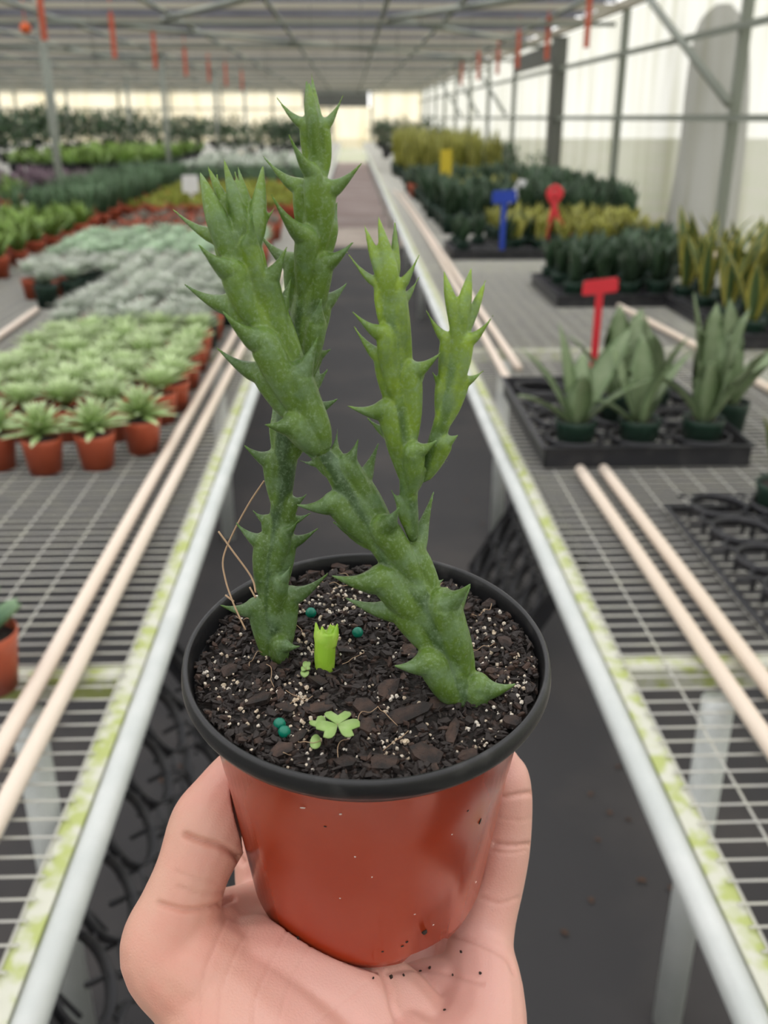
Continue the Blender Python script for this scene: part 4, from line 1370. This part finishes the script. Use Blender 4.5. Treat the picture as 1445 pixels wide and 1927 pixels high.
# fertiliser beads and clover seedlings on the soil
for px, py, lab in ((585, 1153, 'small green fertiliser bead behind the lime shoot'), (673, 1190, 'round green fertiliser bead between the lime shoot and the thick stem'),
                    (526, 1362, 'upper green bead of the touching pair near the clover'), (535, 1377, 'lower green bead of the touching pair near the clover')):
    P = on_soil(px, py, .0022)
    mb = MB().lathe([(.00005, -.0016)] + [(.0016 * math.cos(t), .0016 * math.sin(t)) for t in np.linspace(-1.3, 1.3, 9)] + [(.00005, .0016)], 18)
    vv = np.array(mb.v); vv *= 1 + .04 * np.sin(vv[:, :1] * 4000 + 1) * np.cos(vv[:, 1:2] * 3500); mb.v = [tuple(x) for x in vv]
    o = mb.build('fertiliser_bead', M['bead']); o.location = P
    tag(o, lab, 'bead', 'green beads on the soil')


def clover(parts, label):
    q0 = on_soil(parts[0][0], parts[0][1])
    t = thing('clover_seedling', q0, label, 'seedling')
    for cx, cy, lx, ly, w, lift, notch in parts:
        # a heart-shaped leaflet from (cx, cy) to (lx, ly) in the picture, lying above the soil
        a, b = on_soil(cx, cy, lift), on_soil(lx, ly, lift)
        d = b - a
        L = np.linalg.norm(d)
        d /= L
        sd = np.cross(PN, d)
        out = []
        for k in range(16):
            w_ = math.pi * 2 * k / 16
            u = .5 - .5 * math.cos(w_)
            rr2 = math.sin(w_)
            wid = w * .5 * rr2 * (1.25 * u ** .6 if notch else 1)
            uu = u - (notch * max(0, 1 - abs(wid) / (w * .22)) if u > .75 else 0)
            out.append(a + d * L * uu + sd * wid + PN * (.0006 * abs(rr2)))
        cen = a + d * L * .55
        vv = [p - q0 for p in out] + [cen - q0 + PN * .0003] + [p - q0 - PN * .00035 for p in out] + [cen - q0 - PN * .0002]
        n = 16
        ff = [(k, (k + 1) % n, n) for k in range(n)] + [(n + 1 + (k + 1) % n, n + 1 + k, 2 * n + 1) for k in range(n)] + [(k, n + 1 + k, n + 1 + (k + 1) % n, (k + 1) % n) for k in range(n)]
        MB().add(vv, ff).build('leaflet', M['clover'], t)
    a = on_soil(parts[0][0], parts[0][1], parts[0][5]) - q0
    MB().tube([a, a * .5 + PX * .0008, PX * .001 - PN * .003], .00028, 6).build('stalk', M['root'], t)


clover([(635, 1364, 636, 1338, .0074, .0060, .3), (635, 1364, 673, 1376, .0074, .0060, .3), (635, 1364, 600, 1380, .0074, .0060, .3), (612, 1372, 590, 1352, .0048, .0035, .2), (604, 1398, 583, 1398, .0050, .0025, 0)], 'clover seedling with three heart leaflets on the soil near the front rim')
clover([(575, 1259, 579, 1245, .0022, .0035, 0), (575, 1259, 567, 1262, .0018, .0035, 0), (575, 1259, 584, 1258, .0018, .0035, 0), (574, 1263, 573, 1274, .0024, .0030, 0)], 'tiny round-leaved seedling beside the lime shoot')

# ------------------------------------------------------------------ the hand
def skin_material():
    m = mat('skin', (.65, .355, .262), .42, (45, (.67, .31, .235), .42, .66), sss=.15, sss_scale=.003, bump=(1500, .15, .0005), spec=.45)
    nt = m.node_tree
    b = nt.nodes['Principled BSDF']
    src = b.inputs['Base Color'].links[0].from_socket
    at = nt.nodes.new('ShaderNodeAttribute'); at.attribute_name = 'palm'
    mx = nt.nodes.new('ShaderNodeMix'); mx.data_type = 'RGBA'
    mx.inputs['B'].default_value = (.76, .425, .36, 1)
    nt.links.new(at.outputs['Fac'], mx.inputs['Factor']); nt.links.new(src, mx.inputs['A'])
    a2 = nt.nodes.new('ShaderNodeAttribute'); a2.attribute_name = 'crease'
    m2 = nt.nodes.new('ShaderNodeMix'); m2.data_type = 'RGBA'
    m2.inputs['B'].default_value = (.48, .16, .11, 1)
    nt.links.new(a2.outputs['Fac'], m2.inputs['Factor']); nt.links.new(mx.outputs['Result'], m2.inputs['A'])
    nt.links.new(m2.outputs['Result'], b.inputs['Base Color'])
    # fine skin lines
    tc = nt.nodes.new('ShaderNodeTexCoord')
    vo = nt.nodes.new('ShaderNodeTexVoronoi'); vo.inputs['Scale'].default_value = 900
    vo.feature = 'DISTANCE_TO_EDGE'
    nt.links.new(tc.outputs['Object'], vo.inputs['Vector'])
    bp = nt.nodes.new('ShaderNodeBump'); bp.inputs['Strength'].default_value = .3; bp.inputs['Distance'].default_value = .0003
    old = b.inputs['Normal'].links[0].from_socket
    nt.links.new(vo.outputs['Distance'], bp.inputs['Height']); nt.links.new(old, bp.inputs['Normal'])
    nt.links.new(bp.outputs[0], b.inputs['Normal'])
    return m


M['skin'] = skin_material()
hb = MB()
HO = at_depth(640, 1900, .29)


def hp(x, y, d):
    return at_depth(x, y, d) - HO


def limb(rows, n=16):
    """rows: px, py, depth m, radius mm"""
    S = spline(rows, 6)
    hb.tube([hp(a[0], a[1], a[2]) for a in S], [a[3] / 1000 for a in S], n)
    for a in (S[0], S[-1]):
        r = a[3] / 1000
        hb.lathe([(.0001, -r * .98)] + [(r * .98 * math.cos(t), r * .98 * math.sin(t)) for t in (-1.1, -.7, -.35, 0, .35, .7, 1.1)] + [(.0001, r * .98)], 14, origin=hp(a[0], a[1], a[2]))


# thumb: from the ball of the thumb over the knuckle, its tip against the pot's flank
limb([(470, 1900, .279, 19), (375, 1835, .278, 17.5), (316, 1787, .278, 14.3), (338, 1710, .281, 12.3), (362, 1640, .284, 11.2), (396, 1556, .290, 12.8), (424, 1502, .296, 11.0), (452, 1452, .303, 8.6), (470, 1432, .307, 6.0)])
# ball of the thumb and heel of the hand
limb([(420, 1850, .283, 18), (520, 1860, .285, 21), (620, 1915, .287, 24), (660, 2010, .283, 26)])
limb([(380, 1840, .279, 17), (450, 1930, .275, 24), (540, 2040, .270, 27), (640, 2180, .262, 27)])
limb([(640, 1900, .293, 22), (720, 1960, .290, 22), (760, 2080, .28, 24)])
# palm under the pot, towards the fingers
limb([(560, 2060, .277, 25), (560, 1880, .312, 17), (520, 1740, .338, 13), (500, 1680, .348, 11)])
limb([(640, 2080, .277, 25), (660, 1920, .312, 16), (650, 1780, .342, 13), (640, 1690, .354, 11)])
limb([(720, 2090, .277, 25), (770, 1930, .310, 16), (780, 1810, .338, 13), (770, 1700, .353, 11)])
limb([(790, 2090, .277, 23), (850, 1950, .303, 17), (880, 1850, .322, 13.5), (880, 1740, .336, 11)])
limb([(840, 2060, .276, 21), (890, 1960, .292, 17), (905, 1870, .303, 14), (902, 1790, .312, 11.5)])
limb([(740, 1930, .305, 14), (800, 1900, .307, 15), (870, 1880, .305, 14)])
# fingers round the back of the pot: index, middle, ring, and the little finger showing at the side
limb([(500, 1690, .347, 11), (492, 1600, .350, 9.6), (520, 1520, .352, 9.0), (560, 1470, .350, 8.2), (590, 1445, .348, 7.2)])
limb([(640, 1700, .354, 11), (630, 1600, .362, 9.8), (655, 1500, .360, 9.2), (690, 1440, .352, 8.4), (710, 1415, .348, 7.2)])
limb([(770, 1710, .353, 11), (790, 1610, .358, 9.6), (805, 1510, .354, 9.0), (820, 1440, .345, 8.2), (828, 1415, .340, 7.0)])
limb([(900, 1800, .313, 11.5), (915, 1730, .316, 10), (934, 1660, .316, 9.3), (946, 1600, .314, 9.0), (952, 1540, .312, 8.7), (953, 1490, .309, 8.4), (950, 1455, .307, 7.6), (946, 1436, .306, 5.8)])
# web between thumb and index
limb([(385, 1760, .288, 12), (430, 1730, .310, 10), (480, 1720, .335, 11)])
limb([(430, 1800, .290, 14), (480, 1780, .315, 13), (520, 1770, .335, 12)])
# wrist and forearm down towards the holder
limb([(610, 2060, .276, 27), (640, 2200, .263, 29), (660, 2500, .250, 27), (670, 3100, .235, 29), (690, 4300, .21, 36)])
limb([(740, 2060, .276, 25), (730, 2200, .264, 27), (720, 2500, .252, 26), (720, 3100, .238, 28), (710, 4300, .215, 36)])
hand = fuse('hand', hb, .0008, 18, M['skin'], None, .5)
hand.location = HO
me = hand.data
co = coords(me) + HO
nrm = np.empty(len(co) * 3)
me.vertices.foreach_get('normal', nrm)
nrm = nrm.reshape(-1, 3)
# keep the skin just off the pot
rel = co - pot_origin
z_ = rel @ PN
rv = rel - np.outer(z_, PN)
rd = np.linalg.norm(rv, axis=1)
pr = np.interp(z_, [-.001, .0, .006, .058, .0795, .087, .0925], [.0372, .0372, .0380, .0433, .0465, .0523, .0523])
ins = (z_ > -.0008) & (z_ < POT_H) & (rd < pr + .0002)
side_push = pr + .0003 - rd
down_push = z_ + .0009
use_down = ins & (down_push < side_push)
use_side = ins & ~use_down
co[use_side] += (rv[use_side] / (rd[use_side][:, None] + 1e-9)) * side_push[use_side][:, None]
co[use_down] -= np.outer(down_push[use_down], PN)
# creases of the palm and the knuckles: px polylines on the skin seen from the holder's side, depth mm, width px
v_ = co - CAM
dd = v_ @ FW
px_ = CX + F * (v_ @ RT) / dd
py_ = CY - F * (v_ @ UP) / dd
facing = -(nrm * v_).sum(1) / np.linalg.norm(v_, axis=1)
crease = np.zeros(len(co))
depth = np.zeros(len(co))
CR = [([(350, 1572), (385, 1584), (415, 1592), (440, 1606), (456, 1622)], 1.3, 8, .9), ([(300, 1700), (350, 1712), (400, 1706), (440, 1690)], .8, 7, .5), ([(330, 1640), (370, 1655), (410, 1660)], .25, 5, .2), ([(335, 1670), (380, 1682), (425, 1678)], .3, 5, .25),
      ([(425, 1730), (400, 1790), (380, 1850), (375, 1927)], .25, 5, .22), ([(470, 1745), (440, 1800), (415, 1870), (410, 1930)], .2, 5, .18), ([(540, 1750), (510, 1810), (480, 1880), (475, 1930)], .25, 5, .2), ([(590, 1770), (550, 1840), (520, 1930)], .18, 5, .15),
      ([(700, 1790), (725, 1840), (740, 1900), (752, 1930)], .7, 8, .35), ([(730, 1830), (780, 1822), (850, 1835), (905, 1850)], .45, 7, .3), ([(840, 1760), (900, 1775), (950, 1800), (968, 1830)], .6, 7, .4), ([(690, 1850), (640, 1890), (590, 1930)], .15, 5, .12),
      ([(935, 1502), (970, 1497), (1006, 1490)], .7, 6, .6), ([(930, 1588), (965, 1592), (1003, 1588)], .8, 6, .6), ([(925, 1600), (955, 1606), (990, 1600)], .3, 5, .3), ([(905, 1690), (940, 1700), (975, 1690)], .3, 6, .25), ([(940, 1540), (975, 1545), (1004, 1540)], .15, 5, .12)]
for pts, dm, w, cl in CR:
    w *= .72
    S = spline(pts, 10)
    for a, b in zip(S[:-1], S[1:]):
        ab = b - a
        t = np.clip(((px_ - a[0]) * ab[0] + (py_ - a[1]) * ab[1]) / (ab @ ab + 1e-9), 0, 1)
        d2 = (px_ - a[0] - t * ab[0]) ** 2 + (py_ - a[1] - t * ab[1]) ** 2
        k = np.exp(-d2 / (w * w)) * (facing > .05)
        depth = np.maximum(depth, k * dm * 1.5 / 1000)
        crease = np.maximum(crease, np.exp(-d2 / (w * w * .25)) * cl * .5 * (facing > .05))
co -= nrm * depth[:, None]
me.vertices.foreach_set('co', (co - HO).ravel())
me.update()
at = me.attributes.new('crease', 'FLOAT', 'POINT')
at.data.foreach_set('value', crease)
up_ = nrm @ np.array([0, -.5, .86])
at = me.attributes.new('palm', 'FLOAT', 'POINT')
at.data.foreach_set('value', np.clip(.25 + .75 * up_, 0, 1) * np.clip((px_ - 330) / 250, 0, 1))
tag(hand, 'bare left hand holding the orange pot, thumb against its flank', 'hand')

# crumbs of soil on the palm
crumb = M['dirt']
for px, py, L in ((735, 1838, 9), (905, 1832, 7), (790, 1826, 6), (810, 1822, 7), (758, 1836, 6), (560, 1768, 8), (545, 1758, 6), (605, 1790, 7), (868, 1790, 7), (835, 1900, 6), (700, 1842, 5), (850, 1832, 5)):
    k = np.argmin((px_ - px) ** 2 + (py_ - py) ** 2 + 1e6 * (facing < .1))
    vv, ff = chip_shape(L * .17e-3, L * .12e-3, L * .08e-3, rr, 6)
    o = MB().add(vv, ff).build('soil_crumb', crumb, None, False)
    o.location = co[k] + nrm[k] * L * .03e-3
    o.rotation_euler = Vector(nrm[k]).to_track_quat('Z', 'Y').to_euler()
    tag(o, 'tiny dark soil crumb lying on the open palm', 'soil crumb', 'soil crumbs on the palm')
